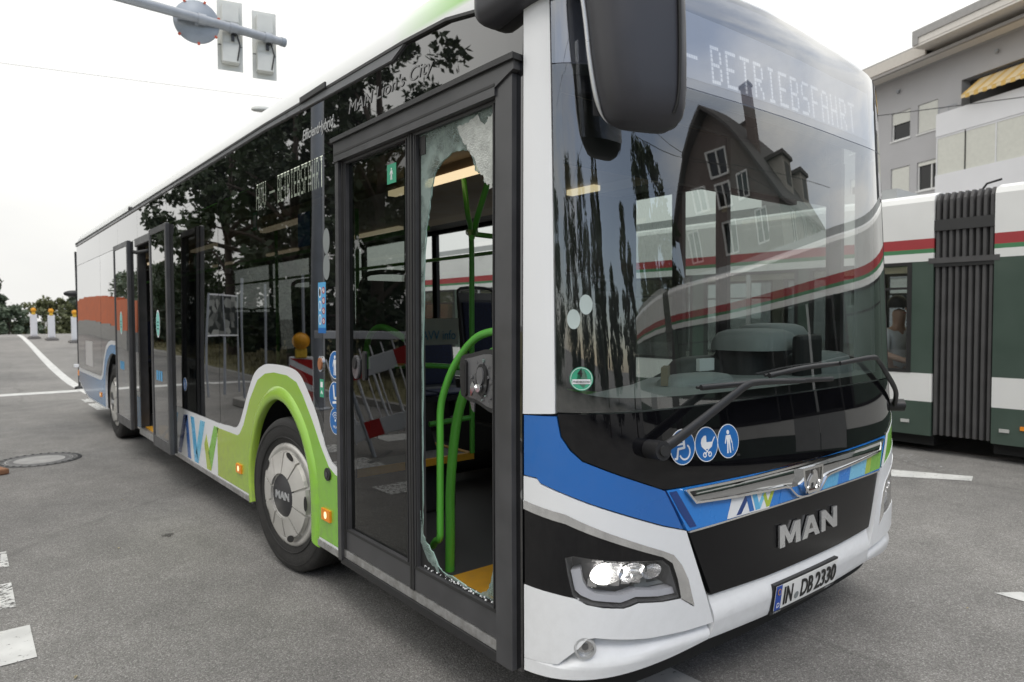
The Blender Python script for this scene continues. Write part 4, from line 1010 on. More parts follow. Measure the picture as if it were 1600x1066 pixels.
b.poly([(sY(.70), 1.24), (sY(.67), 1.235), (sY(.675), 1.20), (sY(.69), 1.212)], HOUS, d=.002, t=.006, su=None, sz=None); b.build('glass_splinters', lk, kind='stuff')
b = PB(); sl2 = [(sY(1.62)+(u-sY(.732))*.9, z) for u, z in sl]; b.poly(sl2, BLACKP, d=-.002, t=.012, su=None, sz=None); b.poly([(sY(1.62)+(u-sY(1.62))*.6, 1.33+(z-1.33)*.82) for u, z in sl2], BLK, d=-.001, t=.001, su=None, sz=None); b.disk(sY(1.71), 1.32, .035, .06, HOUS, d=-.002, t=.01, **k); b.disk(sY(1.71), 1.34, .02, .03, BLACKP, d=.006, t=.01, **k); b.build('handle_slot', lf1)
# door grab rails
rl = MB()
rl.tube(catm([(.13, 1.19, .51), (.12, 1.15, .545), (.11, 1.10, .575), (.11, 1.095, .66), (.11, 1.09, 1.0), (.11, 1.085, 1.16), (.11, 1.04, 1.265), (.11, .965, 1.367), (.11, .845, 1.465), (.11, .73, 1.507), (.11, .53, 1.525)], 6), .0165, RAIL, n=12)
part('grab_rail', rl)
rl = MB(); rl.tube(catm([(.24, 1.216, .36), (.24, 1.21, .55), (.24, 1.205, .77), (.24, 1.158, 1.05), (.24, 1.077, 1.236), (.24, .962, 1.36), (.24, .80, 1.437), (.24, .56, 1.47)], 6), .023, RAIL, n=12); part('grab_rail', rl)
rl = MB(); rl.tube(catm([(.11, 1.79, 1.30), (.11, 1.79, 1.42), (.11, 1.72, 1.50), (.11, 1.6, 1.52), (.11, 1.40, 1.47), (.11, 1.25, 1.40)], 6), .0165, RAIL, n=12); part('grab_rail', rl)

# ---- rear door, both leaves swung out ---------------------------------
oh = MB(); oh.b2((-.02, 5.55, 2.36), (.08, 7.1, 2.452), DOORG, bev=.01); oh.b2((-.01, 5.55, .28), (.10, 7.1, .35), ALU); oh.b2((.0, 5.60, .33), (.08, 5.66, 2.37), DOORG); oh.b2((.0, 7.04, .33), (.08, 7.1, 2.37), DOORG); pieces('rear_door_frame', oh)
def oleaf(y0, y1, x):
    f = MB(); w = .05
    f.b2((x-.02, y0, .37), (x+.02, y0+w, 2.40), DOORG, bev=.008); f.b2((x-.02, y1-w, .37), (x+.02, y1, 2.40), DOORG, bev=.008)
    f.b2((x-.019, y0+w, .375), (x+.019, y1-w, .47), DOORG); f.b2((x-.019, y0+w, 2.345), (x+.019, y1-w, 2.397), DOORG)
    f.b2((x+.02, y0+.01, .38), (x+.045, y0+.05, 2.39), RUBBER)
    o = part('open_door_leaf', f)
    g = MB(); g.add([(x-.012, y0+w, .47), (x-.012, y1-w, .47), (x-.012, y1-w, 2.345), (x-.012, y0+w, 2.345)], [(0, 3, 2, 1)], GSIDE); g.build('door_glass', o)
    s = MB(); yc = (y0+y1)/2+.05
    s.lathe([(0, 0), (.075, 0)], STW, 24, Matrix.Translation((x-.0135, yc, 1.52)) @ Matrix.Rotation(-PI/2, 4, 'Y') @ Matrix.Scale(1.7, 4, (1, 0, 0)))
    s.lathe([(0, 0), (.066, 0)], M('mint_print', srgb(130, 200, 190), .5), 24, Matrix.Translation((x-.0145, yc, 1.52)) @ Matrix.Rotation(-PI/2, 4, 'Y') @ Matrix.Scale(1.7, 4, (1, 0, 0)))
    for q in (-.03, .0, .03): s.b2((x-.0155, yc-.03, 1.50+q), (x-.015, yc+.03, 1.51+q), BLK)
    for q in range(3): s.b2((x-.0135, yc-.12+q*.085, 1.0), (x-.013, yc-.06+q*.085, 1.09), STLB)
    s.build('door_stickers', o); return o
oleaf(5.03, 5.70, -.13); oleaf(6.78, 7.62, -.13)
la = MB(); la.tube(catm([(-.1, 6.9, 2.30), (-.06, 6.7, 2.27), (.05, 6.62, 2.30), (.12, 6.7, 2.36)], 5), .02, BLACKP); la.tube(catm([(-.11, 5.6, .42), (.0, 5.9, .44), (.15, 6.3, .44)], 5), .014, BLACKP); pieces('door_arm', la)

# ---- nose ----------------------------------------------------------------
def both(name, pts, mat, label=None, sm=False, **k):
    for s in (0, 1):
        b = PB(); b.poly(mir(pts) if s else pts, mat, **k); o = part(name, b)
wind = [(-1.300, 1.241), (1.300, 1.241), (1.300, 2.437), (-1.300, 2.437)]
b = PB(); b.poly(wind, GWIND, d=0, t=0, su=.06, sz=.12); part('windscreen', b)
b = PB(); b.poly([(-1.300, 1.241), (1.300, 1.241), (1.300, 2.437), (-1.300, 2.437)], BLK, d=-.004, t=.004, su=.06, sz=.12, holes=[sm_open([(-1.262, 1.32), (-1.0, 1.285), (0, 1.275), (1.0, 1.285), (1.262, 1.32)], 4)+[(1.262, 2.40), (-1.262, 2.40)]]); part('windscreen_border', b)
stop = [(u, zb(u)-.004) for u in np.linspace(1.300, -1.300, 40)]
b = PB(); b.poly([(-1.300, 2.441), (1.300, 2.441)]+stop, GSIGN, d=0, t=0, su=.06, sz=.12); part('destination_glass', b)
b = PB(); b.poly([(-1.29, 2.438), (1.29, 2.438)]+[(u*.99, zb(u)-.012) for u in np.linspace(1.300, -1.300, 30)], M('display_grey', (.26, .27, .31), .5, var=.05), d=-.024, t=.05, su=.06); dsp = part('front_display', b)
b = PB(); b.poly([(-.98, 2.495), (.98, 2.495), (1.0, 2.75), (-.98, 2.765)], M('display_field', (.66, .69, .78), .6, var=.04), d=-.022, t=.002, su=.06); b.build('display_field', dsp)  # pale blue puts the sky's reflection into the field colour
b = PB(); led(b, '-', -.622, .09, 2.50, .165, .07, LEDF, -.020, .8); led(b, 'BETRIEBSFAHRT', -.468, .0995, 2.50, .158, .070, LEDF, -.020, .8); b.build('led_text', dsp)
# A pillars
both('a_pillar', [(-1.446, 1.226), (-1.305, 1.236), (-1.305, 2.70), (-1.446, 2.70)], WHITE, d=.004, t=.03, su=.035, sz=.3)
# black panel under the windscreen
pb_l = [(-1.296, 1.232), (-1.283, 1.158), (-1.25, 1.114), (-1.21, 1.078), (-1.083, 1.026), (-.908, .960), (-.889, .955), (-.72, .952), (-.35, .945), (0, .942)]
bp = [(-1.296, 1.2355)]+pb_l[1:]+mir(pb_l)[1:-1]+[(1.296, 1.2355)]
b = PB(); b.poly(bp, BLACKN, d=0, t=.02, su=.05, sz=.08); part('front_black_panel', b)
blue = [(-1.442, 1.222), (-1.442, 1.008), (-1.384, 1.006), (-1.367, .989), (-1.273, .961), (-1.086, .895), (-.91, .831), (-.812, .801), (-.895, .948), (-.912, .957), (-1.083, 1.022), (-1.213, 1.074), (-1.254, 1.110), (-1.287, 1.156), (-1.301, 1.226)]
b = PB(); b.poly(blue, BLUE, d=.002, t=.025, su=.05, sz=.08); part('corner_panel', b, label='blue corner panel')
gcut = mir(blue)
b = PB(); b.poly(gcut, GREEN, d=.002, t=.025, su=.05, sz=.08); part('corner_panel', b, label='light green corner panel')
b = PB(); b.line([(.905, .955), (1.08, 1.022), (1.213, 1.074), (1.254, 1.112), (1.287, 1.158)], .014, STW, d=.004, t=.001); b.line([(.815, .803), (.898, .95)], .03, STW, d=.004, t=.001); part('panel_edging', b)
# coloured band and chrome garnish
band = [(-.886, .950), (-.785, .789), (-.2, .795), (.2, .795), (.785, .789), (.886, .950), (.72, .948), (0, .938), (-.72, .948)]
b = PB(); b.poly(band, MBLUE, d=0, t=.02, su=.05, sz=.08); bnd = part('colour_band', b)
cells = [(-.886, -.80, NAVY), (-.20, .16, MBLUE), (.16, .30, CYAN), (.30, .42, MBLUE), (.42, .60, LCYAN), (.60, .66, YGREEN), (.66, .73, GREEN), (.73, .80, GREEN)]
b = PB()
for a, c, mt in cells[1:]: b.poly([(a-.02, .797), (c-.02, .797), (c+.02, .90), (a+.02, .90)], mt, d=.0015, t=.001, su=.05, sz=None)
b.poly([(-.875, .943), (-.83, .87), (-.775, .80), (-.74, .80), (-.84, .943)], NAVY, d=.0015, t=.001, su=.05, sz=None)
b.poly([(-.566, .795), (-.29, .795), (-.245, .888), (-.53, .888)], STW, d=.002, t=.001, su=.05, sz=None)
for p, mt in (([(-.51, .80), (-.48, .80), (-.42, .87), (-.45, .87)], NAVY), ([(-.45, .87), (-.42, .87), (-.395, .80), (-.425, .80)], BLUE), ([(-.41, .875), (-.38, .875), (-.355, .80), (-.385, .80)], CYAN), ([(-.325, .875), (-.30, .875), (-.355, .80), (-.38, .80)], LCYAN), ([(-.335, .85), (-.32, .865), (-.29, .80), (-.31, .80)], YGREEN), ([(-.262, .88), (-.24, .88), (-.29, .80), (-.315, .80)], YGREEN)):
    b.poly(p, mt, d=.003, t=.0008, su=None, sz=None)
b.build('band_print', bnd, label='AVV letters and blue, cyan and green fields')
gl = [(-.80, .941), (-.755, .892), (-.52, .878), (-.19, .863), (-.155, .855), (-.125, .83), (-.098, .812), (-.06, .801), (0, .798)]
garn = gl+mir(gl)[1:]
b = PB(); b.poly(garn+[(.4, .934), (0, .937), (-.4, .934)], DCHROME, d=lambda u, z: .012-3.2*(z-.905)**2, t=.03, su=.03, sz=.008); gn = part('garnish', b)
b = PB(); b.line(garn, .008, CHROME, d=.016, t=.012, su=.05, sz=None); b.line([(-.80, .941), (-.4, .936), (0, .938), (.4, .936), (.80, .941)], .009, CHROME, d=.016, t=.012, su=.05, sz=None); b.build('chrome_trim', gn)
b = PB(); sh = [(-.085, .925), (.085, .925), (.078, .855), (.045, .815), (-.045, .815), (-.078, .855)]
b.poly(sh, CHROME, d=.034, t=.03, su=None, sz=None, holes=[[(u*.84, .872+(z-.872)*.8) for u, z in sh]]); b.poly([(u*.84, .872+(z-.872)*.8) for u, z in sh], BLACKG, d=.027, t=.01, su=None, sz=None)
lion = [(-.045, .838), (-.03, .838), (-.022, .858), (-.005, .86), (.002, .838), (.018, .838), (.018, .862), (.034, .842), (.046, .842), (.036, .875), (.028, .9), (.012, .912), (-.006, .908), (-.002, .894), (-.018, .882), (-.036, .866)]
b.poly(lion, CHROME, d=.034, t=.006, su=None, sz=None); b.build('lion_badge', gn)
# grille
gp_ = [(-.776, .783), (-.652, .522), (-.3, .512), (.3, .512), (.652, .522), (.776, .783), (.4, .788), (0, .79), (-.4, .788)]
b = PB(); b.poly(gp_, M('grille_black', (.006, .006, .007), .22, var=.1, rvar=.05, ior=1.35), d=-.006, t=.02, su=.05, sz=.06); grl = part('grille', b)
b = PB(); b.line([(-.776, .785), (-.4, .791), (0, .793), (.4, .791), (.776, .785)], .007, CHROME, d=.003, t=.01, su=.05, sz=None); b.build('chrome_trim', grl)
LETTER = M('letter_silver', (.72, .73, .74), .22, metal=.85, var=.03); b = PB(); MZ, MH = .612, .092
def lt(pts, u, w): b.poly([(u+a*w, MZ+c*MH) for a, c in pts], LETTER, d=.007, t=.009, su=None, sz=None)
lt([(0, 0), (.24, 0), (.24, .55), (.42, .1), (.58, .1), (.76, .55), (.76, 0), (1, 0), (1, 1), (.74, 1), (.5, .42), (.26, 1), (0, 1)], -.222, .160)
lt([(0, 0), (.27, 0), (.34, .2), (.66, .2), (.73, 0), (1, 0), (.64, 1), (.36, 1)], -.046, .148)
b.poly([(-.046+.148*.41, MZ+.4*MH), (-.046+.148*.59, MZ+.4*MH), (-.046+.148*.5, MZ+.68*MH)], BLACKG, d=.0085, t=0, su=None, sz=None)
lt([(0, 0), (.25, 0), (.25, .58), (.74, 0), (1, 0), (1, 1), (.75, 1), (.75, .42), (.26, 1), (0, 1)], .118, .148)
b.build('maker_lettering', grl)
# bumper corners (C shaped, round the lamps)
chU = [(-1.443, .918), (-1.274, .891), (-1.136, .832), (-1.003, .777), (-.911, .740), (-.861, .717), (-.823, .675), (-.789, .615), (-.757, .510)]
chL = [(-1.443, .886), (-1.274, .858), (-1.136, .805), (-1.003, .753), (-.911, .718), (-.868, .689), (-.843, .626), (-.826, .552)]
bot = [(-1.443, .611), (-1.325, .607), (-1.247, .600), (-1.202, .579), (-1.146, .568), (-1.073, .560), (-1.045, .564), (-1.015, .571), (-.912, .556), (-.826, .550)]
crease = [(-1.300, .360), (-1.228, .428), (-1.200, .462), (-1.173, .466), (-.979, .440), (-.80, .425), (-.644, .415)]
white_c = [(-1.443, 1.003), (-1.384, 1.001), (-1.367, .984), (-1.273, .956), (-1.086, .890), (-.91, .826), (-.797, .792), (-.645, .418)]+crease[::-1][1:]+[(-1.443, .345)]+bot+[(-.757, .505)]+chU[::-1][1:]
lower = [(-1.443, .300), (-1.322, .305), (-1.101, .318), (-.847, .334), (-.655, .352), (-.644, .415)]+crease[::-1][1:]+[(-1.443, .343)]
lo_b = [(-1.300, .352), (-1.15, .350), (-1.03, .357), (-.96, .378), (-.80, .378), (-.655, .372)]
def rec(u, z):
    a = -abs(u); zu = float(np.interp(a, [p[0] for p in crease], [p[1] for p in crease])); zl = float(np.interp(a, [p[0] for p in lo_b], [p[1] for p in lo_b]))
    if a < -1.30 or a > -.64 or z <= zl: return .004 if z <= zl+1e-6 else 0
    return .004-.05*smst((z-zl)/max(.01, zu-zl))
for s, q in ((0, lambda p: p), (1, mir)):
    b = PB(); b.poly(q(white_c), WHITE, d=.004, t=.03, su=.04, sz=.05); bc = part('bumper_corner', b)
    b = PB(); b.poly(q(lower), WHITE, d=rec, t=.03, su=.02, sz=.012); b.build('bumper_lip', bc)
    b = PB(); b.poly(q(chU+chL[::-1]), CHROME, d=.006, t=.03, su=.04, sz=None); b.build('chrome_strip', bc)
    sg = -1 if s == 0 else 1
    b = PB(); cx = sg*1.207
    b.ring(cx, .427, .030, .038, SILV, d=.004, t=.03, su=None, sz=None); b.disk(cx, .427, .031, .031, REFL, d=-.012, t=.01, su=None, sz=None); b.disk(cx, .427, .031, .031, GLENS, d=.002, t=0, su=None, sz=None); b.disk(cx, .427, .012, .012, HOUS, d=-.008, t=.006, su=None, sz=None)
    part('fog_lamp', b)
    # black lamp surround with the lamp itself
    b = PB(); sur = chL+bot[::-1]
    lens = [(-1.278, .738), (-1.247, .747), (-1.10, .728), (-.911, .706), (-.876, .678), (-.856, .628), (-.830, .556), (-.912, .559), (-1.015, .575), (-1.047, .568), (-1.073, .563), (-1.183, .577), (-1.238, .592), (-1.253, .611), (-1.270, .686)]
    b.poly(q(sur), BLACKN, d=0, t=.03, su=.04, sz=.05, holes=[q(lens)]); ls = part('lamp_surround', b)
    b = PB(); b.poly(q([(u, z) for u, z in lens]), HOUS, d=-.075, t=.005, su=.04, sz=.05)
    b.poly(q(lens), HOUS, d=-.004, t=.075, su=.04, sz=None, holes=[q([(-1.06+(u+1.06)*.985, .648+(z-.648)*.97) for u, z in lens])]); hl = part('headlamp', b)
    b = PB(); b.poly(q(lens), GLENS, d=0.0, t=0, su=.04, sz=.05); b.build('lens', hl)
    dr = [(-1.262, .69), (-1.246, .622), (-1.225, .605), (-1.18, .588), (-1.075, .574), (-1.047, .579), (-1.015, .586), (-.912, .570), (-.835, .566), (-.842, .590), (-.92, .594), (-1.012, .610), (-1.05, .603), (-1.08, .598), (-1.17, .612), (-1.20, .628), (-1.216, .652), (-1.226, .70)]
    b = PB(); b.poly(q(dr), DRL, d=-.02, t=.04, su=.04, sz=None); b.build('light_guide', hl)
    for cxx, czz, r0, lit in ((-1.135, .682, .052, True), (-1.035, .676, .046, True), (-.95, .668, .036, False)):
        c0 = skin(sg*abs(cxx), czz, -.05); nn = SN(sg*abs(cxx), czz); nn = (nn*.6+Vector((sg*.1, -1, .04))*.4).normalized()
        e4 = Matrix.Translation(c0) @ nn.to_track_quat('Z', 'Y').to_matrix().to_4x4() @ Matrix.Scale(1.25, 4, (1, 0, 0)) @ Matrix.Scale(.72, 4, (0, 1, 0))
        w_ = MB(); w_.lathe([(.008, -.012), (r0*.45, -.004), (r0*.8, .014), (r0, .036)], BOWL, 28, e4); bo = w_.build('reflector_bowl', hl)
        if lit:
            w_ = MB(); kq = 1.0 if cxx < -1.1 else .45; w_.lathe([(.0001, .020*kq), (.013*kq, .016*kq), (.018*kq, .004), (.014*kq, -.01)], HLAMP, 14, e4); w_.build('lit_bulb', hl)
    # dividing ribs and the lens pillow under the bowls
    b = PB()
    for i in range(5):
        u0 = -1.20+i*.045; b.poly(q([(u0, .632), (u0+.035, .628), (u0+.04, .655), (u0+.002, .658)]), REFL, d=-.034-.004*(i % 2), t=.02, su=None, sz=None)
    for i in range(6):
        u0 = -1.185+i*.05; b.poly(q([(u0, .722-.004*i), (u0+.044, .718-.004*i), (u0+.046, .728-.005*i), (u0+.004, .732-.005*i)]), REFL, d=-.02, t=.05, su=None, sz=None)
    b.poly(q([(-.985, .615), (-.945, .612), (-.94, .672), (-.98, .675)]), STGREY, d=-.05, t=.01, su=None, sz=None)
    b.poly(q([(-1.0, .60), (-.86, .60), (-.88, .612), (-1.0, .618)]), STGREY, d=-.05, t=.02, su=None, sz=None); b.build('reflector', hl)
# centre bumper
cen = [(-.650, .352), (-.3, .342), (.3, .342), (.650, .352), (.638, .414), (.655, .515), (.3, .507), (-.3, .507), (-.655, .515), (-.638, .414)]
def cd(u, z): return .004-.02*smst((z-.44)/.07)
b = PB(); b.poly(cen, WHITE, d=cd, t=.03, su=.05, sz=.02); part('bumper_centre', b)
b = PB(); b.poly([(-1.40, .20), (1.40, .20), (1.40, .345), (-1.40, .345)], UNDER, d=-.09, t=.02, su=.06); part('front_valance', b)
# number plate
b = PB(); b.rect(-.266, .270, .342, .470, BLACKP, d=.014, t=.02, su=.1, sz=None); pl = part('plate_holder', b)
b = PB(); b.rect(-.258, .262, .358, .466, BLK, d=.016, t=.003, su=.1, sz=None); b.rect(-.255, .259, .361, .463, PLATEW, d=.0175, t=.002, su=.1, sz=None); b.rect(-.255, -.212, .361, .463, PLATEB, d=.0185, t=.001, su=None, sz=None)
b.text('D', -.243, .372, .022, STW, d=.0195); b.disk(-.2335, .437, .013, .013, YEL, d=.0192, t=.0005, su=None, sz=None); b.disk(-.2335, .437, .010, .010, PLATEB, d=.0196, t=.0004, su=None, sz=None)
def pt(tx, u, w): b.text(tx, u, .377, .072, BLK, d=.0205, t=.002, width=w, bold=.018)
pt('IN', -.195, .066); pt('DB', -.062, .098); pt('2330', .055, .190)
b.disk(-.095, .392, .016, .016, STGREY, d=.0195, t=.001, su=None, sz=None); b.text('MAN', -.245, .345, .010, TXTG, d=.0155, width=.05); b.text('MAN', .18, .345, .010, TXTG, d=.0155, width=.05); pass
b.build('number_plate', pl)
# stickers on the nose
def wheel_icon(b, u, z, r, d):
    k = dict(d=d, t=.0005, su=None, sz=None)
    b.disk(u+.05*r, z+.62*r, .15*r, .15*r, STW, n=14, **k); b.line([(u+.08*r, z+.42*r), (u+.10*r, z-.05*r)], .17*r, STW, **k); b.line([(u+.05*r, z+.18*r), (u-.42*r, z+.15*r)], .1*r, STW, **k)
    b.line([(u+.10*r, z-.05*r), (u-.38*r, z-.08*r), (u-.50*r, z-.6*r), (u-.66*r, z-.6*r)], .13*r, STW, **k)
    b.line([(u+.12*r+.42*r*math.cos(a), z-.28*r+.42*r*math.sin(a)) for a in np.linspace(-2.7, .9, 14)], .1*r, STW, **k)
def pram_icon(b, u, z, r, d):
    k = dict(d=d, t=.0005, su=None, sz=None)
    b.poly([(u-.5*r, z+.12*r), (u-.42*r, z+.35*r), (u-.2*r, z+.5*r), (u-.02*r, z+.5*r), (u-.02*r, z+.12*r), (u+.55*r, z+.1*r), (u+.42*r, z-.18*r), (u+.2*r, z-.28*r), (u-.25*r, z-.26*r), (u-.45*r, z-.1*r)], STW, **k)
    b.line([(u+.5*r, z+.1*r), (u+.72*r, z+.35*r)], .07*r, STW, **k); b.line([(u-.2*r, z-.25*r), (u+.2*r, z-.55*r)], .06*r, STW, **k); b.line([(u+.2*r, z-.25*r), (u-.2*r, z-.55*r)], .06*r, STW, **k)
    for q in (-.22, .22): b.ring(u+q*r, z-.58*r, .09*r, .16*r, STW, n=16, **k)
for u, z, fn, lb in ((-.797, 1.096, wheel_icon, 'round blue wheelchair sticker'), (-.668, 1.092, pram_icon, 'round blue pram sticker'), (-.540, 1.090, lambda b, u, z, r, d: person_icon(b, u, z, r*.85, STW, d, True), 'round blue sticker of a person with a cane')):
    o = round_sticker('nose_sticker', u, z, .065, fn); o['label'] = lb
b = PB(); b.disk(-1.208, 1.358, .042, .041, STG, d=.001, t=.001, **k); b.ring(-1.208, 1.358, .037, .0385, STW, d=.0015, t=.0004, **k); b.text('4', -1.222, 1.366, .026, BLK, d=.002, bold=.02); b.rect(-1.24, -1.176, 1.340, 1.356, STW, d=.002, t=.0004, **k); b.text('INDB2330', -1.237, 1.344, .008, BLK, d=.0025, width=.058); part('environment_badge', b)
for u, z in ((-1.186, 1.612), (-1.232, 1.562)):
    b = PB(); b.disk(u, z, .024, .034, M('oval_pale', (.45, .52, .50), .6), d=.001, t=.001, **k); part('oval_decal', b)
# wipers
def wiper(pts, blade, pv, r=(.022, .020, .013, .010)):
    b = MB(); P3 = [skin(u, z, d) for u, z, d in pts]
    pp = catm(P3, 6); n = len(pp); b.tube(pp, [r[0]+(r[-1]-r[0])*i/(n-1) for i in range(n)], BLACKP, n=8, sx=.6)
    b.tube([skin(*pv, .0), skin(*pv, .075)], .034, BLACKP, n=16); b.tube([skin(pv[0], pv[1], .075), skin(pv[0], pv[1], .083)], .018, RUBBER, n=12)
    w = part('wiper', b)
    c = MB(); bl = [skin(u, z, .03) for u, z in blade]; bp_ = catm(bl, 8)
    c.tube(bp_, .011, BLACKP, n=6, sx=.8); c.tube([skin(u, z, .010) for u, z in blade], .006, RUBBER, n=4); c.build('wiper_blade', w)
    return w
wiper([(-.955, 1.105, .06), (-.86, 1.15, .07), (-.60, 1.265, .075), (-.50, 1.302, .075), (-.40, 1.308, .07), (-.07, 1.293, .06)], [(-.713, 1.306), (-.3, 1.302), (.231, 1.282)], (-.955, 1.105))
wiper([(1.165, 1.075, .03), (1.0, 1.17, .036), (.80, 1.285, .045), (.70, 1.342, .05), (.60, 1.362, .06), (.272, 1.35, .05)], [(-.284, 1.327), (.0, 1.345), (.30, 1.348)], (1.165, 1.075))

# ---- mirror on the door side corner ----------------------------------------
mr = MB(); ax = Vector((.95, -.30, 0)).normalized(); ay = Vector((-.30, -.95, 0)).normalized()
MS = 1.08; mc = Vector((.17, .012, 0))
def zs_(z): return 1.613+(z-1.573)*MS
def mring(z, l, r_, t, n=36):
    o = []; c = (l+r_)/2; h = (r_-l)/2
    for kk in range(n):
        a = 2*PI*kk/n; ca, sa = math.cos(a), math.sin(a); e = .55
        x = MS*(c+h*math.copysign(abs(ca)**e, ca)); y = MS*t*math.copysign(abs(sa)**.8, sa)*(1.25 if sa > 0 else .55)
        o.append(mc+ax*x+ay*y+Vector((0, 0, zs_(z))))
    return o
prof = [(2.092, -.02, .085, .012), (2.096, -.045, .11, .035), (2.108, -.075, .135, .055), (2.13, -.095, .15, .07), (2.16, -.108, .156, .078), (2.21, -.122, .158, .083), (2.30, -.138, .157, .086), (2.40, -.150, .154, .088), (2.50, -.165, .150, .088), (2.60, -.175, .145, .085), (2.68, -.17, .13, .075), (2.73, -.13, .10, .05)]
mr.loft([mring(*p) for p in prof], MIRRORP)
mo = part('mirror', mr)
mg = MB(); gq = [mc+ax*x*MS+ay*(-.052)+Vector((0, 0, zs_(z))) for x, z in ((-.11, 2.14), (.14, 2.14), (.14, 2.6), (-.13, 2.6))]; mg.add(gq, [(0, 1, 2, 3)], CHROME); mg.build('mirror_glass', mo)
ms = MB() # bright edge rim round the shell
for sd in (1, -1):
    pts = [mc+ax*MS*((p[1]-.004) if sd > 0 else (p[2]+.004))+ay*(-.012)+Vector((0, 0, zs_(p[0]))) for p in prof[2:11]]
    pp = catm(pts, 3); ms.tube(pp, [.008*min(1, i/7) for i in range(len(pp))], SILV, n=8)
ms.build('mirror_edge', mo)
mgv = MB(); gpts = [mc+ax*MS*(p[2]-.065)+ay*MS*(p[3]*1.25-.001)+Vector((0, 0, zs_(p[0]))) for p in prof[3:10]]; mgv.tube(catm(gpts, 3), .006, BLK, n=6); mgv.build('shell_groove', mo)
ma = MB()
path = catm([(.0, .60, 2.715), (.0, .50, 2.715), (0.02, .38, 2.735), (.07, .24, 2.775), (.13, .12, 2.82), (.17, .02, 2.81), (.17, .012, 2.74)], 5)
def aring(i):
    p = path[i]; T = (path[min(i+1, len(path)-1)]-path[max(i-1, 0)]).normalized(); sx = T.cross(Vector((0, 0, 1))).normalized(); sz_ = sx.cross(T)
    f = i/(len(path)-1); end = min(1, .45+i*.16); w = .085*end; h = (.075+.02*(1-f))*end
    return [p+sx*w*math.copysign(abs(math.cos(a))**.6, math.cos(a))+sz_*h*math.copysign(abs(math.sin(a))**.6, math.sin(a)) for a in np.linspace(0, 2*PI, 24, endpoint=False)]
ma.loft([aring(i) for i in range(len(path))], MIRRORP); part('mirror_arm', ma)
ma = MB(); ma.tube(catm([p+Vector((-.06, -.04, .07)) for p in path[2:22]], 2), .03, SILV, n=8); part('arm_cover', ma)

# ---- wheels ------------------------------------------------------------------
def wheel(loc, steer, parent=bus, inner=False):
    e = Matrix.Translation(loc) @ Matrix.Rotation(steer, 4, 'Z') @ Matrix.Rotation(-PI/2, 4, 'Y')   # local z points out of the bus (-X)
    w = MB(); R = .478
    w.lathe([(.28, -.25), (.40, -.27), (.455, -.262), (.474, -.235), (R, -.19), (R, -.03), (.474, .012), (.462, .028), (.435, .036), (.40, .038), (.36, .034), (.325, .022), (.30, .005), (.285, -.03)], TYRE, 56, e)
    for r in (.355, .43): w.lathe([(r-.004, .034), (r, .041), (r+.004, .034)], TYRE, 56, e)
    for i in range(4):   # circumferential tread grooves read as dark rings
        z = -.19+.042*i+.02; w.lathe([(R+.0008, z-.004), (R+.0008, z+.004)], BLK, 56, e)
    wo = part('wheel', w)
    c = MB(); c.lathe([(.318, -.005), (.322, .012), (.316, .026), (.30, .032), (.285, .026), (.278, .018), (.262, .030), (.20, .052), (.145, .062), (.135, .058), (.128, .052)], HUB, 64, e)
    for i in range(10):
        a0 = 2*PI*(i+.05)/10; a1 = 2*PI*(i+.95)/10; am = (a0+a1)/2; vs = []
        for r, z in ((.138, .060), (.138, .074), (.268, .030), (.262, .053)):
            for q in range(5): a = a0+(a1-a0)*q/4; vs.append(e @ Vector((r*math.cos(a), r*math.sin(a), z)))
        f = []
        for q in range(4): f += [(5+q, 6+q, 16+q, 15+q), (0+q, 5+q, 6+q, 1+q), (10+q, 11+q, 16+q, 15+q)]
        f += [(0, 5, 15, 10), (4, 14, 19, 9)]; c.add(vs, f, HUB)
    co = c.build('hub_cap', wo)
    s = MB()
    for i in range(5):
        am = 2*PI*(i+.5)/5+.3; vs = [e @ Vector(((.266+.021*math.cos(t))*math.cos(am+.17*math.sin(t)), (.266+.021*math.cos(t))*math.sin(am+.17*math.sin(t)), .0590)) for t in np.linspace(0, 2*PI, 20, endpoint=False)]
        s.add(vs, [list(range(20))], BLK)
    s.lathe([(0, .064), (.125, .0635), (.130, .058)], M('hub_badge', (.035, .035, .038), .4), 40, e); s.build('hub_badge', co) if False else s.build_each('hub_badge', wo)
    t = PB(lambda u, z, d: e @ Vector((z, -u, .0645+d)))
    if inner is False: t.text('MAN', -.085, -.022, .046, SILV, d=.004, t=.004, width=.17, bold=.03); t.build('hub_lettering', wo)
    return wo
wheel((.030, 2.66, .478), math.radians(7)); wheel((.05, 8.78, .478), 0)
for y in (2.66, 8.78):
    w = MB(); w.lathe([(.2, -.12), (.44, -.14), (.478, -.1), (.478, .1), (.44, .14), (.2, .12)], TYRE, 40, Matrix.Translation((2.38, y, .478)) @ Matrix.Rotation(PI/2, 4, 'Y')); w.lathe([(0, .1), (.3, .12)], HUB, 24, Matrix.Translation((2.38, y, .478)) @ Matrix.Rotation(PI/2, 4, 'Y')); part('wheel', w)

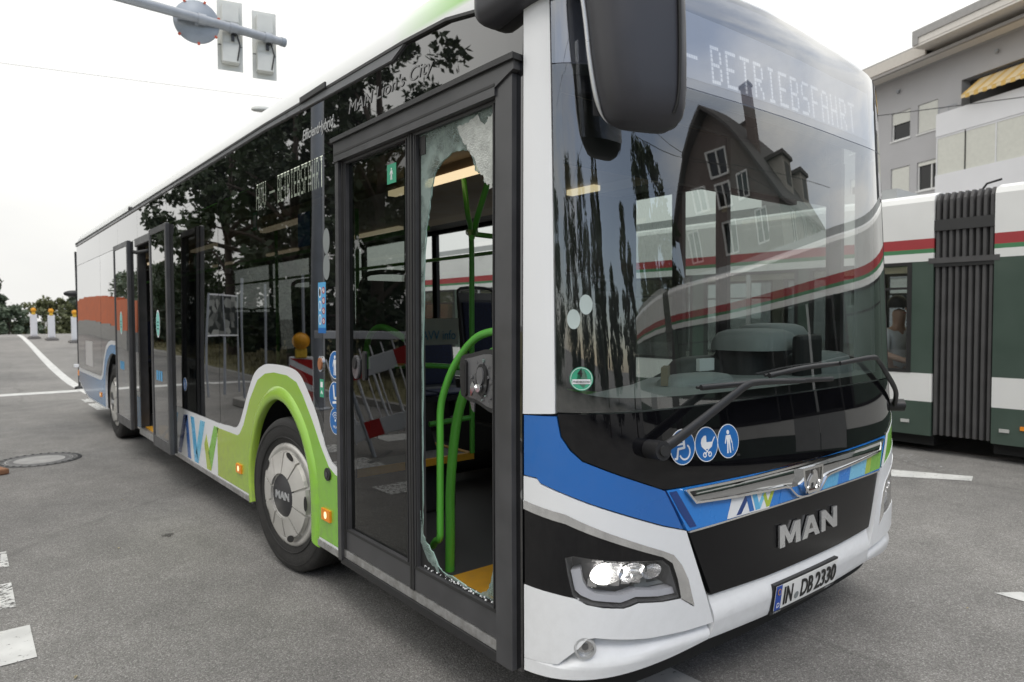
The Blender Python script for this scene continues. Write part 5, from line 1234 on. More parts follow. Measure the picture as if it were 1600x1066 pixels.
# ---- underbody, inner shell --------------------------------------------------
ub = MB()
for a, c in ((.42, 2.15), (3.42, 8.0), (9.5, 11.9)): ub.b2((.06, a, .30), (2.49, c, .345), UNDER)
ub.b2((.95, 2.15, .30), (1.6, 3.42, .345), UNDER); ub.b2((.95, 8.0, .30), (1.6, 9.5, .345), UNDER)
ub.tube([(.25, 2.72, .478), (2.3, 2.72, .478)], .07, UNDER); ub.tube([(.25, 8.78, .478), (2.3, 8.78, .478)], .12, UNDER)
pieces('underbody', ub)
for yc in (2.76, 8.77):
    for x0, x1 in ((.03, .80), (1.75, 2.52)):
        wl = MB()
        pts = [(yc+.60*math.cos(a), .50+.60*math.sin(a)) for a in np.linspace(-.35, PI+.35, 22)]
        vs = [(x, y, z) for x in (x0, x1) for y, z in pts]; n = len(pts)
        wl.add(vs, [(i, i+1, n+i+1, n+i) for i in range(n-1)], UNDER, True)
        xi = x1 if x0 < 1 else x0; wl.add([(xi, y, z) for y, z in pts], [list(range(n))], UNDER); part('wheel_housing', wl)
fm = MB(); fm.b2((.10, .45, .346), (2.45, 2.16, .36), FLOORM); fm.b2((.80, 2.16, .346), (1.75, 3.4, .36), FLOORM); fm.b2((.10, 3.4, .346), (2.45, 11.9, .361), FLOORM); part('floor', fm)
ye = MB(); ye.b2((.04, .52, .355), (.60, 1.145, .3645), YEL); part('step_edge', ye); ye = MB(); ye.b2((.03, .5, .34), (.10, 1.85, .362), DOORG); part('step_edge', ye); ye = MB(); ye.b2((.03, 5.65, .34), (.22, 7.0, .3645), YEL); part('step_edge', ye)
iw = MB()   # inner lining
iw.b2((.05, 3.42, .36), (.10, 5.56, .95), INTD); iw.b2((.05, 7.10, .36), (.10, 11.9, .95), INTD); iw.b2((.05, 1.90, .36), (.10, 2.16, 2.4), INTD)
iw.b2((2.45, .5, .36), (2.50, 11.9, .93), INTD); iw.b2((.05, 11.85, .36), (2.5, 11.9, 2.4), INTD)
iw.b2((.06, .55, 2.50), (.30, 12.0, 2.72), INTD); iw.b2((2.25, .55, 2.50), (2.49, 12.0, 2.72), INTD); pieces('inner_lining', iw)
ce = MB(); ce.b2((.30, .75, 2.50), (.78, 12.0, 2.56), CEIL); ce.b2((.78, .75, 2.44), (1.77, 12.0, 2.56), M('ceiling_tan', (.26, .19, .12), .5)); ce.b2((1.77, .75, 2.50), (2.25, 12.0, 2.56), CEIL); ce.b2((.02, .35, 2.72), (2.53, 12.1, 2.74), INTD); pieces('ceiling', ce)
LIGHTD = M('ceiling_lamp_dim', (.7, .65, .55), .4, emit=(1, .8, .55), estr=.45)
for x in (.80, 1.76):
    for i in range(4):
        cl = MB(); cl.b2((x-.03, 1.72+i*2.6, 2.405), (x+.03, 2.75+i*2.6, 2.44), LIGHTW if i < 1 else LIGHTD); part('ceiling_lamp', cl)
# driver's side wall and windows
u0 = dY
b = PB(); b.rect(dY(.46), dY(12.1), .30, .95, WHITE, d=0, t=.03, su=.5); b.rect(dY(.46), dY(12.1), 2.46, 2.80, BLACKG, d=0, t=.03, su=.5); part('driver_side_wall', b)
b = PB()
for y in (.50, 1.27, 1.64, 3.2, 4.9, 6.6, 8.3, 10.0, 12.05): b.rect(dY(y-.045), dY(y+.045), .95, 2.46, BLK, d=0, t=.04, su=None, sz=.4)
pieces('window_pillar', b)
b = PB(); b.rect(dY(.46), dY(12.1), .95, 2.46, GCLEAR, d=-.005, t=0, su=.8, sz=.8); part('far_window', b)
# boxes, seats, cab
pf_ = MB(); pf_.b2((.12, 2.10, .36), (.88, 3.44, .70), INTD, bev=.02); pf_.b2((.10, 1.98, .70), (.90, 3.44, .725), M('platform_top', (.16, .16, .16), .7, var=.4, vs=90)); pf_.b2((.88, 1.96, .69), (.915, 3.44, .73), YEL); pf_.b2((.10, 1.955, .69), (.915, 1.985, .73), YEL); pf_.b2((1.70, 2.1, .36), (2.44, 3.44, .72), INTD, bev=.02); pieces('wheel_box', pf_)
sb = MB(); sh_ = [(0, .0, .42), (0, .40, .42), (0, .44, .50), (0, .50, 1.0), (0, .49, 1.06), (0, .455, 1.0), (0, .39, .52), (0, .36, .47), (0, 0, .47)]
sb.add([(x, y, z) for x in (-.21, .21) for _, y, z in sh_], [[*range(9)][::-1], [*range(9, 18)]]+[(i, (i+1) % 9, 9+(i+1) % 9, 9+i) for i in range(9)], SEATD)
sb.tube(catm([(-.2, .485, 1.0), (-.16, .51, 1.1), (.16, .51, 1.1), (.2, .485, 1.0)], 4), .014, SEATD, n=6); sb.b2((-.03, .15, .0), (.03, .25, .42), SEATD)
sme = sb.mesh('seat')
cu = MB(); cu.box((0, .19, .485), (.38, .36, .03), SEATB, bev=.012); cu.box((0, .425, .76), (.38, .03, .44), SEATB, rot=Matrix.Rotation(.12, 3, 'X').transposed(), bev=.012); cme = cu.mesh('cushion')
for i, (x, y, z, rz) in enumerate(((.42, 2.55, .72, PI), (.42, 2.60, .72, 0), (2.05, 2.50, .72, PI), (2.05, 3.0, .72, 0), (1.35, 3.9, .36, 0), (2.15, 3.9, .36, 0), (1.72, 3.9, .36, 0), (2.15, 4.7, .36, 0), (1.72, 4.7, .36, 0), (2.15, 5.5, .36, 0), (1.72, 5.5, .36, 0), (.40, 7.9, .55, 0), (.85, 7.9, .55, 0), (.40, 8.8, .6, 0), (2.1, 8.6, .6, 0), (1.7, 8.6, .6, 0), (2.1, 9.6, .6, 0), (.40, 9.8, .6, 0), (.42, 4.4, .36, 0))):
    s = link('seat', sme, bus); s.location = (x, y, z); s.rotation_euler = (0, 0, rz); link('cushion', cme, s)
# poles
def pole(pts, r=.0165):
    q = MB(); q.tube(catm(pts, 6) if len(pts) > 2 else pts, r, RAIL, n=10); part('grab_pole', q)
pole([(.9, 1.955, .73), (.9, 1.95, 1.5), (.9, 1.948, 2.05), (.86, 1.93, 2.2), (.88, 2.0, 2.44)]); pole([(.62, 1.55, 2.0), (.75, 1.75, 2.06), (.9, 1.95, 2.08), (1.2, 2.0, 2.08), (2.3, 2.1, 2.08)])
pole([(.55, 1.2, 2.44), (.62, 1.5, 2.1), (.75, 1.7, 2.05)]); pole([(.9, 1.95, 1.25), (.65, 2.0, 1.28), (.4, 2.15, 1.28)]); pole([(.9, 1.955, .95), (.62, 2.0, .93)])
for y in (3.6, 5.4, 7.3): pole([(.95, y, .36), (.95, y, 2.44)])
pole([(.62, 2.0, 2.1), (.62, 11.5, 2.1)]); pole([(1.9, 2.2, 2.1), (1.9, 11.5, 2.1)])
st_ = MB(); st_.tube([(1.08, 1.9, 2.06), (1.08, 1.9, 1.72)], .012, BLACKP); st_.b2((1.04, 1.86, 1.55), (1.12, 1.94, 1.72), BLACKP, bev=.01); part('strap_handle', st_)
scn = MB(); scn.b2((1.1, 2.9, 1.36), (1.45, 2.91, 1.56), M('poster_pale', (.42, .48, .45), .6)); so = part('info_poster', scn)
PBx = PB(lambda u, z, d: Vector((1.12+u, 2.90-d, 1.40+z))); PBx.text('AVV info', 0, 0, .07, M('print_blue', srgb(60, 130, 170), .5), d=.003, width=.30); PBx.build('lettering', so)
# driver's cab
dm = MB()
def slab(pts, z0, z1, mt, bev=0): dm.prism(pts, Matrix.Translation((0, 0, z0)), z1-z0, mt)
fr_ = [tuple(SP(u, 1.25)[:2]+Vector((0, .045))) if False else (SP(u, 1.25).x, SP(u, 1.25).y+.05) for u in np.linspace(-1.15, 1.2, 24)]
slab(fr_+[(2.42, .78), (1.2, .80), (.85, .62), (.35, .45)], 1.20, 1.255, DASH); slab(fr_+[(2.42, .62), (1.2, .62), (.85, .5), (.35, .42)], .95, 1.20, INTD)
dso = part('dashboard', dm)
hd = MB()
def hump(cx, cy, z0, lx, ly, h, mt=DASH):
    rg = []
    for f, s_ in ((0, 1), (.45, .97), (.8, .84), (.95, .62), (1.0, .3)):
        rg.append([(cx+lx*s_*math.copysign(abs(math.cos(a))**.7, math.cos(a)), cy+ly*s_*math.copysign(abs(math.sin(a))**.7, math.sin(a)), z0+h*f) for a in np.linspace(0, 2*PI, 28, endpoint=False)])
    hd.loft(rg, mt)
hump(1.88, .66, 1.25, .215, .16, .20, INTD); hump(1.87, .62, 1.385, .235, .20, .115); hump(2.24, .78, 1.25, .20, .15, .21, INTD); hump(2.24, .74, 1.42, .225, .18, .105); hump(1.72, .80, 1.25, .34, .12, .10, INTD); hump(2.24, .45, 1.25, .20, .16, .12); hump(1.15, .48, 1.25, .24, .1, .05)
hd.build('instrument_hood', dso)
bx = MB(); bx.box((1.95, .36, 1.335), (.24, .06, .27), BLACKP, bev=.03); bx.build('cab_monitor', dso)
ti = MB(); ti.box((1.32, .55, 1.33), (.12, .02, .06), STW); ti.box((.95, .5, 1.30), (.16, .03, .08), M('card_brown', (.25, .20, .13), .7), rot=Matrix.Rotation(.6, 3, 'Z')); ti.build('ticket_slip', dso)
sw = MB(); e = Matrix.Translation((1.72, 1.0, 1.22)) @ Matrix.Rotation(math.radians(-28), 4, 'X')
sw.lathe([(.225+.016*math.cos(a), .016*math.sin(a)) for a in np.linspace(0, 2*PI, 11)], BLACKP, 36, e)
for a in (0, 2.1, 4.2): sw.tube([e @ Vector((0, 0, -.03)), e @ Vector((.22*math.cos(a+1.57), .22*math.sin(a+1.57), 0))], .014, BLACKP)
sw.tube([e @ Vector((0, 0, .01)), e @ Vector((0, 0, -.5))], .04, BLACKP); part('steering_wheel', sw)
dv = MB(); dv.box((1.72, 1.62, .95), (.48, .46, .12), SEATD, bev=.05); dv.box((1.72, 1.86, 1.32), (.46, .12, .70), SEATD, rot=Matrix.Rotation(-.12, 3, 'X'), bev=.05); dv.box((1.72, 1.90, 1.77), (.26, .09, .2), SEATD, bev=.04); dv.b2((1.6, 1.5, .36), (1.84, 1.75, .9), INTD); part('driver_seat', dv)
cab = MB(); cab.b2((1.22, 1.2, .36), (1.26, 2.02, 1.10), INTD); cab.b2((1.22, 1.98, .36), (2.45, 2.04, 1.75), INTD); cab.b2((1.215, 1.18, 1.1), (1.265, 2.05, 1.14), RAIL); cab.b2((1.22, 1.98, 1.75), (2.45, 2.03, 2.44), M('cab_glass_dark', (.03, .035, .035), .1)); pieces('cab_partition', cab)
sv = MB(); sv.b2((.25, .62, 2.22), (2.3, .66, 2.50), INTD); sv.b2((.45, .35, 2.40), (2.1, .38, 2.46), INTD); sv.b2((1.3, .40, 2.18), (2.25, .42, 2.45), M('sun_blind', (.09, .11, .10), .6)); pieces('sun_visor', sv)

# ================================================================== THE TRAM
TW = M('tram_white', (.74, .74, .72), .3, coat=.3, var=.05, vs=2); TG = M('tram_green', (.052, .080, .063), .35, coat=.2, var=.12, vs=2)
TGL = M('tram_green_line', srgb(70, 125, 85), .4, var=.05); TR = M('tram_red', srgb(160, 54, 58), .4, var=.05); TGR = M('tram_grey', (.33, .34, .34), .4, var=.06)
BEL = M('bellows_rubber', (.072, .07, .07), .7, var=.2, vs=5)
LIGHTT = M('tram_lamp', (.9, .85, .6), .4, emit=(1, .92, .62), estr=2.2)
GT = glass('tram_glass', (.58, .62, .62), 1.5, 1.5)
tram = empty('tram', (6.95, 0, 0), label='long white and dark green tram with red stripe passing behind the bus', cat='tram')
XW = 2.25
def section(y0, y1, windows, solid_green=False):
    """one car body between y0 and y1 (local x 0 = near side); windows = [(a, b, kind)]"""
    s = MB(); w = .06
    for x in (0, XW-w):
        s.b2((x, y0, .20), (x+w, y1, .585), TG); s.b2((x, y0, .585), (x+w, y1, .905), TW)
        s.b2((x, y0, 2.17), (x+w, y1, 2.262), TW); s.b2((x, y0, 2.262), (x+w, y1, 2.310), TGL); s.b2((x, y0, 2.310), (x+w, y1, 2.424), TR); s.b2((x, y0, 2.424), (x+w, y1, 2.84), TW)
        edges = [y0]+[q for a, c, _ in windows for q in (a, c)]+[y1]
        for a, c in zip(edges[::2], edges[1::2]):
            if c-a > .01: s.b2((x, a, .905), (x+w, c, 2.17), TG if x == 0 else TGR)
    s.b2((w, y0, .20), (XW-w, y0+.05, 2.84), TGR); s.b2((w, y1-.05, .20), (XW-w, y1, 2.84), TGR)
    body = s.build('tram_section', tram)
    r = MB(); r.loft([[(x, y, z) for x, z in ((0, 2.84), (.03, 2.90), (.18, 2.95), (XW/2, 2.98), (XW-.18, 2.95), (XW-.03, 2.90), (XW, 2.84))] for y in (y0, y1)], TW, smooth=False)
    r.b2((.5, y0+.6, 2.97), (XW-.5, y1-.6, 3.12), TGR); r.build('tram_roof', body)
    f = MB(); f.b2((w, y0, .28), (XW-w, y1, .34), INTD); f.b2((w, y0, 2.30), (XW-w, y1, 2.34), TGR); f.b2((.10, y0, .08), (XW-.10, y1, .22), UNDER)
    for x in (.85, 1.4): f.b2((x-.06, y0+.15, 2.25), (x+.06, y1-.3, 2.302), LIGHTT)
    f.build('tram_interior', body)
    for a, c, kind in windows:
        for x, sgn in ((0, 1), (XW, -1)):
            g = MB(); xi = x+sgn*.018; g.add([(xi, a+.03, .94), (xi, c-.03, .94), (xi, c-.03, 2.14), (xi, a+.03, 2.14)], [(0, 3, 2, 1)], GT)
            fr = MB(); fx = (x-.004, x+.03) if sgn > 0 else (x-.03, x+.004)
            for lo, hi in (((a, .905), (c, .945)), ((a, 2.13), (c, 2.17)), ((a, .945), (a+.05, 2.13)), ((c-.05, .945), (c, 2.13))): fr.b2((fx[0], lo[0], lo[1]), (fx[1], hi[0], hi[1]), BLK)
            if kind == 'w': fr.b2((fx[0]+.002, a+.05, 1.86), (fx[1]-.006, c-.05, 1.885), BLK)
            if kind == 'd':
                fr.b2((fx[0]+.002, (a+c)/2-.03, .945), (fx[1], (a+c)/2+.03, 2.13), TGR)
            fo = fr.build('window_frame' if kind == 'w' else 'door_frame', body); g.build('window_pane', fo)
            if kind == 'd':
                d = MB()
                for p, q in ((a+.02, (a+c)/2-.01), ((a+c)/2+.01, c-.02)): d.b2((x-.012*sgn, p, .24), (x+.02*sgn, q, .90), TGR)
                d.build_each('door_panel', fo)
    return body
def bellows(y0, y1):
    n = 9; b = MB(); st = (y1-y0)/n
    for i in range(n):
        ya, yb = y0+i*st, y0+(i+1)*st; ym = (ya+yb)/2
        q = lambda o, y, t: [(o, y, .22), (XW-o, y, .22), (XW-o, y, 2.84-t), (XW-o-.06, y, 2.92-t), (o+.06, y, 2.92-t), (o, y, 2.84-t)]
        b.loft([q(.075, ya, .05), q(.02, ya+st*.28, .0), q(.02, yb-st*.28, .0), q(.075, yb, .05)], BEL, cap=False, smooth=False)
    o = b.build('bellows', tram)
    c = MB(); c.b2((.005, y0-.03, 2.50), (.02, y1+.03, 2.62), M('bellows_clamp', (.03, .03, .03), .5)); c.b2((.005, y0-.02, 2.10), (.018, y1+.02, 2.14), BLK); c.b2((-.004, y0-.05, 2.14), (.03, y1+.05, 2.20), BEL); c.build('bellows_clamp', o)
section(1.56, 7.0, [(1.78, 3.0, 'w'), (3.15, 4.6, 'd'), (4.8, 6.6, 'w')])
bellows(.98, 1.56)
section(-7.2, .98, [(-1.9, -.4, 'w'), (-3.4, -2.1, 'd'), (-5.2, -3.7, 'w'), (-6.9, -5.4, 'w')])
bellows(-7.8, -7.2)
section(-14.5, -7.8, [(-9.6, -8.1, 'w'), (-11.1, -9.8, 'd'), (-12.6, -11.3, 'w'), (-14.2, -12.8, 'w')])
bellows(7.0, 7.6)
section(7.6, 13.4, [(7.9, 9.3, 'w'), (9.5, 10.9, 'd'), (11.1, 13.0, 'w')])
for y in (1.83, .86, -5.0):
    b = MB(); b.b2((-.012, y-.045, .33), (.01, y+.045, .365), M('vent_silver', (.5, .5, .48), .4)); b.build('skirt_badge', tram)
b = MB(); b.b2((-.015, .60, .37), (.01, .72, .41), ORANGE); b.build('side_marker', tram)
b = MB(); b.tube([(.3, 1.2, 2.93), (.3, 1.15, 3.0), (.25, 1.0, 3.02)], .012, BLACKP); b.build('roof_hook', tram)
for y in (4.3, 5.6, -1.5, -3.0, -9.5, -12, 9, 11.5):
    b = MB()
    for x in (.35, XW-.35): b.lathe([(0, -.05), (.29, -.05), (.30, 0), (.29, .05), (0, .05)], UNDER, 24, Matrix.Translation((x, y, .30)) @ Matrix.Rotation(PI/2, 4, 'Y'))
    b.build_each('tram_wheel', tram)

# ------------------------------------------------------------------ people
def skin_mesh(name, joints, edges, radii, mat, lv=1):
    me = bpy.data.meshes.new(name); me.from_pydata(joints, edges, []); me.materials.append(mat)
    o = bpy.data.objects.new(name, me); COL.objects.link(o)
    md = o.modifiers.new('s', 'SKIN'); md.use_smooth_shade = True
    for v, r in zip(me.skin_vertices[0].data, radii): v.radius = (r, r) if not isinstance(r, tuple) else r
    me.skin_vertices[0].data[0].use_root = True
    o.modifiers.new('d', 'SUBSURF').levels = lv
    nm = bpy.data.meshes.new_from_object(o.evaluated_get(bpy.context.evaluated_depsgraph_get()))
    bpy.data.objects.remove(o); nm.name = name
    for p in nm.polygons: p.use_smooth = True
    if not nm.materials: nm.materials.append(mat)
    return nm
SKINM = M('skin', (.48, .29, .21), .55, var=.08); HAIRM = M('hair_dark', (.02, .014, .01), .6, var=.2)
SHIRTW = M('shirt_white', (.72, .72, .74), .8, var=.08); SHIRTD = M('shirt_dark', (.02, .02, .024), .8, var=.2); TROUS = M('trousers_blue', (.04, .05, .08), .85, var=.2)
def person(loc, rz, label, shirt, pose, group=None):
    root = empty('person', loc, rz, label=label, cat='person', group=group)
    if pose == 'sit':
        J = [(0, 0, .55), (0, .0, .75), (0, -.02, .98), (0, -.03, 1.12), (0, -.05, 1.22), (0, -.04, 1.36), (.18, -.02, 1.05), (.30, -.10, .90), (.20, -.34, 1.10), (.15, -.30, 1.22), (-.18, -.02, 1.05), (-.27, -.08, .80), (-.18, -.32, .72), (-.15, -.40, .74), (.10, -.02, .50), (.12, -.42, .52), (.12, -.42, .12), (.12, -.56, .06), (-.10, -.02, .50), (-.12, -.42, .52), (-.12, -.42, .12), (-.12, -.56, .06)]
    else:
        st = .12 if pose == 'walk' else 0
        J = [(0, 0, .92), (0, 0, 1.12), (0, 0, 1.34), (0, -.01, 1.46), (0, -.02, 1.56), (0, -.02, 1.70), (.18, 0, 1.40), (.24, .03, 1.13), (.24, -.08-st, .92), (.24, -.12-st, .82), (-.18, 0, 1.40), (-.24, .03, 1.13), (-.24, -.02+st, .92), (-.24, -.04+st, .82), (.09, 0, .86), (.10, -st, .48), (.10, st*.2, .08), (.10, -.14, .04), (-.09, 0, .86), (-.10, st*.6, .48), (-.10, st*1.8, .08), (-.10, -.14+st*1.8, .04)]
    E = [(0, 1), (1, 2), (2, 3), (3, 4), (4, 5), (2, 6), (6, 7), (7, 8), (8, 9), (2, 10), (10, 11), (11, 12), (12, 13), (0, 14), (14, 15), (15, 16), (16, 17), (0, 18), (18, 19), (19, 20), (20, 21)]
    R_ = [(.15, .11), (.14, .10), (.16, .10), .06, .075, .095, .065, .048, .036, .034, .065, .048, .036, .034, .09, .065, .045, .04, .09, .065, .045, .04]
    link('body', skin_mesh('body', J, E, R_, SKINM), root)
    g = lambda r, k=.014: (r[0]+k, r[1]+k) if isinstance(r, tuple) else r+k
    link('shirt', skin_mesh('shirt', [J[i] for i in (0, 1, 2, 6, 7, 10, 11)], [(0, 1), (1, 2), (2, 3), (3, 4), (2, 5), (5, 6)], [g(R_[i]) for i in (0, 1, 2, 6, 7, 10, 11)], shirt), root)
    link('trousers', skin_mesh('trousers', [J[i] for i in (0, 14, 15, 16, 18, 19, 20)], [(0, 1), (1, 2), (2, 3), (0, 4), (4, 5), (5, 6)], [g(R_[i], .016) for i in (0, 14, 15, 16, 18, 19, 20)], TROUS), root)
    h = MB(); hx = Vector(J[5])+Vector((0, .02, .035))
    h.lathe([(.115*math.cos(a), .115*math.sin(a)) for a in np.linspace(-.35, PI/2, 8)], HAIRM, 18, Matrix.Translation(hx)); h.build('hair', root)
    fc = MB(); hd_ = Vector(J[5])
    for s in (-1, 1):
        fc.lathe([(.013*math.cos(a), .013*math.sin(a)) for a in np.linspace(-PI/2, PI/2, 6)], BLK, 8, Matrix.Translation(hd_+Vector((s*.034, -.092, -.01))))
    fc.tube([hd_+Vector((0, -.095, -.01)), hd_+Vector((0, -.118, -.04))], .013, SKINM, n=6); fc.tube([hd_+Vector((-.025, -.092, -.065)), hd_+Vector((.025, -.092, -.065))], .006, REDM, n=6); fc.build('face', root)
    return root
person((7.38, 2.12, .30), -.35, 'passenger in a white shirt sitting at the tram window with raised arm', SHIRTW, 'sit')
person((-.45, 58, gh(0, 58)), .3, 'tiny person in dark clothes walking on the crest of the road', SHIRTD, 'walk')

# ================================================================== APARTMENT BUILDING (behind the tram, right)
WG = M('render_grey', (.46, .455, .465), .85, var=.06, vs=.6, bump=.1, bs=30); WW = M('render_white', (.76, .76, .78), .8, var=.04, vs=.8)
WINW = M('window_white', (.75, .75, .74), .5, var=.03); SHUT = M('shutter_cream', (.66, .66, .61), .6, var=.04); ROOFG = M('roof_grey', (.36, .35, .34), .6, var=.1)
SOFF = M('soffit', (.74, .70, .65), .7, var=.05); GB = glass('window_glass', (.18, .20, .22), 1.6, 1.5); BRN = M('balcony_brown', (.13, .09, .06), .7, var=.2)
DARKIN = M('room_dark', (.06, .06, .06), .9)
dr = Vector((.380, .925, 0)).normalized(); ninw = Vector((.925, -.380, 0)).normalized(); p0 = Vector((35.041, 13.168, 0))
blk = empty('apartment_building', p0, label='grey apartment building with white balconies and an awning behind the tram', cat='building')
FM = Matrix((dr, ninw, Vector((0, 0, 1)))).transposed()   # local x = along the facade (away), y = into the house
def fbox(b, s0, s1, y0, y1, z0, z1, mt):
    b.box(FM @ Vector(((s0+s1)/2, (y0+y1)/2, (z0+z1)/2)), (abs(s1-s0), abs(y1-y0), abs(z1-z0)), mt, rot=FM)
def wall_open(b, s0, s1, z0, z1, op, mt, y=0.0, dep=.22, F=FM):
    """facade with real openings and reveals"""
    ss = sorted({s0, s1}|{q for o in op for q in o[:2]}); zz = sorted({z0, z1}|{q for o in op for q in o[2:4]})
    for a, c in zip(ss[:-1], ss[1:]):
        for d, e in zip(zz[:-1], zz[1:]):
            if any(o[0] <= (a+c)/2 <= o[1] and o[2] <= (d+e)/2 <= o[3] for o in op): continue
            b.add([F @ Vector((s, y, z)) for s, z in ((a, d), (c, d), (c, e), (a, e))], [(0, 1, 2, 3)], mt)
    for a, c, d, e in [o[:4] for o in op]:
        q = [(a, d), (c, d), (c, e), (a, e)]
        vs = [F @ Vector((s, y, z)) for s, z in q]+[F @ Vector((s, y+dep, z)) for s, z in q]
        b.add(vs, [(i, (i+1) % 4, 4+(i+1) % 4, 4+i) for i in range(4)], mt)
wins = []
for k in range(5):
    zt = 11.62-2.74*k; wins += [(-.46, .66, zt-1.38, zt, k), (-2.0, -.89, zt-1.38, zt, k)]
for k in range(5):
    zt = 11.62-2.74*k; wins += [(2.3+1.9*j, 3.4+1.9*j, zt-1.38, zt, k) for j in range(4)]
wins = [w for w in wins if w[2] > .5]
b = MB(); wall_open(b, -2.42, 11, 0, 13.35, wins, WG)
wall_open(b, -14, -2.42, 0, 13.35, [(-12, -3.19, 10.0, 12.08)], WG, dep=1.5)
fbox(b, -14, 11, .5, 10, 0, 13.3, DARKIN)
b.v = b.v; b.recalc = False
wl_ = b.build('wall', blk)
for i, (a, c, d, e, kk) in enumerate(wins):
    f = MB()
    for q in ((a, a+.07, d, e), (c-.07, c, d, e), (a+.07, c-.07, d, d+.07), (a+.07, c-.07, e-.07, e)): fbox(f, q[0], q[1], .07, .15, q[2], q[3], WINW)
    fbox(f, a-.05, c+.05, -.05, .12, d-.06, d-.002, WINW)
    fo = f.build('window', blk)
    g = MB(); g.add([FM @ Vector((s, .12, z)) for s, z in ((a+.07, d+.07), (c-.07, d+.07), (c-.07, e-.07), (a+.07, e-.07))], [(0, 1, 2, 3)], GB); g.recalc = False; g.build('pane', fo)
    cl = {0: .42, 1: 1.0, 2: .97, 3: .12}.get(i, [.3, .15, .6, 0.1][i % 4])
    if i == 3: fbox(f2 := MB(), a+.30, a+.36, .05, .13, d+.07, e-.07, WINW); f2.build('window_sash', fo)
    s = MB(); h = (e-d-.1)*cl; fbox(s, a+.05, c-.05, .04, .075, e-.04-h, e-.03, SHUT)
    for j in range(int(h/.12)): fbox(s, a+.05, c-.05, .034, .04, e-.04-h+.12*j, e-.04-h+.12*j+.1, SHUT)
    s.build('shutter', fo)
# balconies
def para(z0, z1, nm='balcony_parapet'):
    q = MB(); fbox(q, -14, -2.40, -.55, -.42, z0, z1, WW); fbox(q, -2.53, -2.40, -.42, 0, z0, z1, WW); fbox(q, -14, -2.40, -.42, 0, z0, z0+.12, WW); return q.build(nm, blk)
para(9.69, 10.72); para(6.88, 7.94); para(4.1, 5.2)
for j in range(7):
    a = -2.42-1.42*j; q = MB(); fbox(q, a-1.40, a-.02, -.50, -.46, 7.95, 9.68, M('balcony_blind', (.64, .64, .58), .5, var=.06)); fbox(q, a-.045, a-.0, -.53, -.44, 7.95, 9.68, WW if j != 1 else BLK); fbox(q, a-1.42, a, -.52, -.44, 9.60, 9.685, WW); q.build('balcony_glazing', blk)
q = MB(); fbox(q, -12, -3.19, 1.45, 1.5, 10.0, 12.08, BRN); fbox(q, -7, -5.2, 1.38, 1.44, 10.0, 11.9, DARKIN); fbox(q, -4.9, -4.2, 1.38, 1.44, 10.0, 11.8, BLK); q.build('balcony_back_wall', blk)
q = MB(); q.tube([FM @ Vector((-2.5, -.5, 10.95)), FM @ Vector((-3.4, -.5, 10.95))], .02, STEEL); 
for a in (-2.5, -3.0, -3.4): q.tube([FM @ Vector((a, -.5, 10.7)), FM @ Vector((a, -.5, 10.95))], .015, STEEL)
q.build('balcony_rail', blk)
# striped awning
mtA, nA, oA = newmat('awning_stripe'); pA = nA.nodes.new('ShaderNodeBsdfPrincipled'); nA.links.new(pA.outputs[0], oA.inputs[0]); pA.inputs['Roughness'].default_value = .8
aw1 = M('awning_yellow', srgb(218, 180, 104), .8, var=.06); aw2 = M('awning_cream', srgb(226, 205, 165), .8, var=.04)
q = MB()
for j in range(32):
    s0 = -3.98-.2*j; mt = aw1 if j % 2 else aw2
    vs = [FM @ Vector((s, y, z)) for s, y, z in ((s0, .1, 11.90), (s0-.2, .1, 11.90), (s0-.2-.05, -1.0, 11.08), (s0-.05, -1.0, 11.08))]
    q.add(vs+[v+Vector((0, 0, -.02)) for v in vs], [(0, 1, 2, 3), (7, 6, 5, 4), (0, 4, 5, 1), (2, 6, 7, 3)], aw2 if j % 3 else aw1)
    vv = [FM @ Vector((s, y, z)) for s, y, z in ((s0-.05, -1.0, 11.08), (s0-.25, -1.0, 11.08), (s0-.25, -1.0, 10.93-.03*(j % 2)), (s0-.05, -1.0, 10.93-.03*(j % 2)))]
    q.add(vv+[v+FM @ Vector((0, .01, 0)) for v in vv], [(0, 1, 2, 3), (7, 6, 5, 4), (2, 3, 7, 6)], mt)
q.build('awning', blk)
rf = MB(); fbox(rf, -14, 11, -1.1, 10.6, 13.935, 14.02, ROOFG); fbox(rf, -14, 11, -1.05, 0, 13.35, 13.42, SOFF); fbox(rf, -2.3, 11, -1.15, -1.05, 13.42, 13.93, M('fascia_beige', (.62, .58, .53), .7, var=.05)); fbox(rf, -14, 11, -1.22, -1.06, 13.22, 13.34, M('gutter_brown', (.30, .28, .265), .5, var=.05))
fbox(rf, -14, 11, -.1, .4, 13.3, 13.5, WG); rfo = rf.build('roof', blk)
q = MB(); fbox(q, -14, -2.3, -1.9, 10.8, 14.0, 14.35, ROOFG); fbox(q, -14, -2.3, -1.85, -1.15, 13.72, 13.99, SOFF); fbox(q, -2.6, -2.3, -1.9, -1.1, 13.7, 14.0, ROOFG); fbox(q, -14, -2.3, -1.84, .3, 13.62, 13.70, SOFF); q.build('roof_overhang', rfo)
q = MB(); q.lathe([(0, -.1), (.07, -.1), (.07, .05)], STEEL, 10, Matrix.Translation(FM @ Vector((.2, -.1, 12.65)))); q.lathe([(0, -.1), (.07, -.1), (.07, .05)], STEEL, 10, Matrix.Translation(FM @ Vector((-4.9, -.1, 12.75)))); q.build_each('wall_lamp', blk)
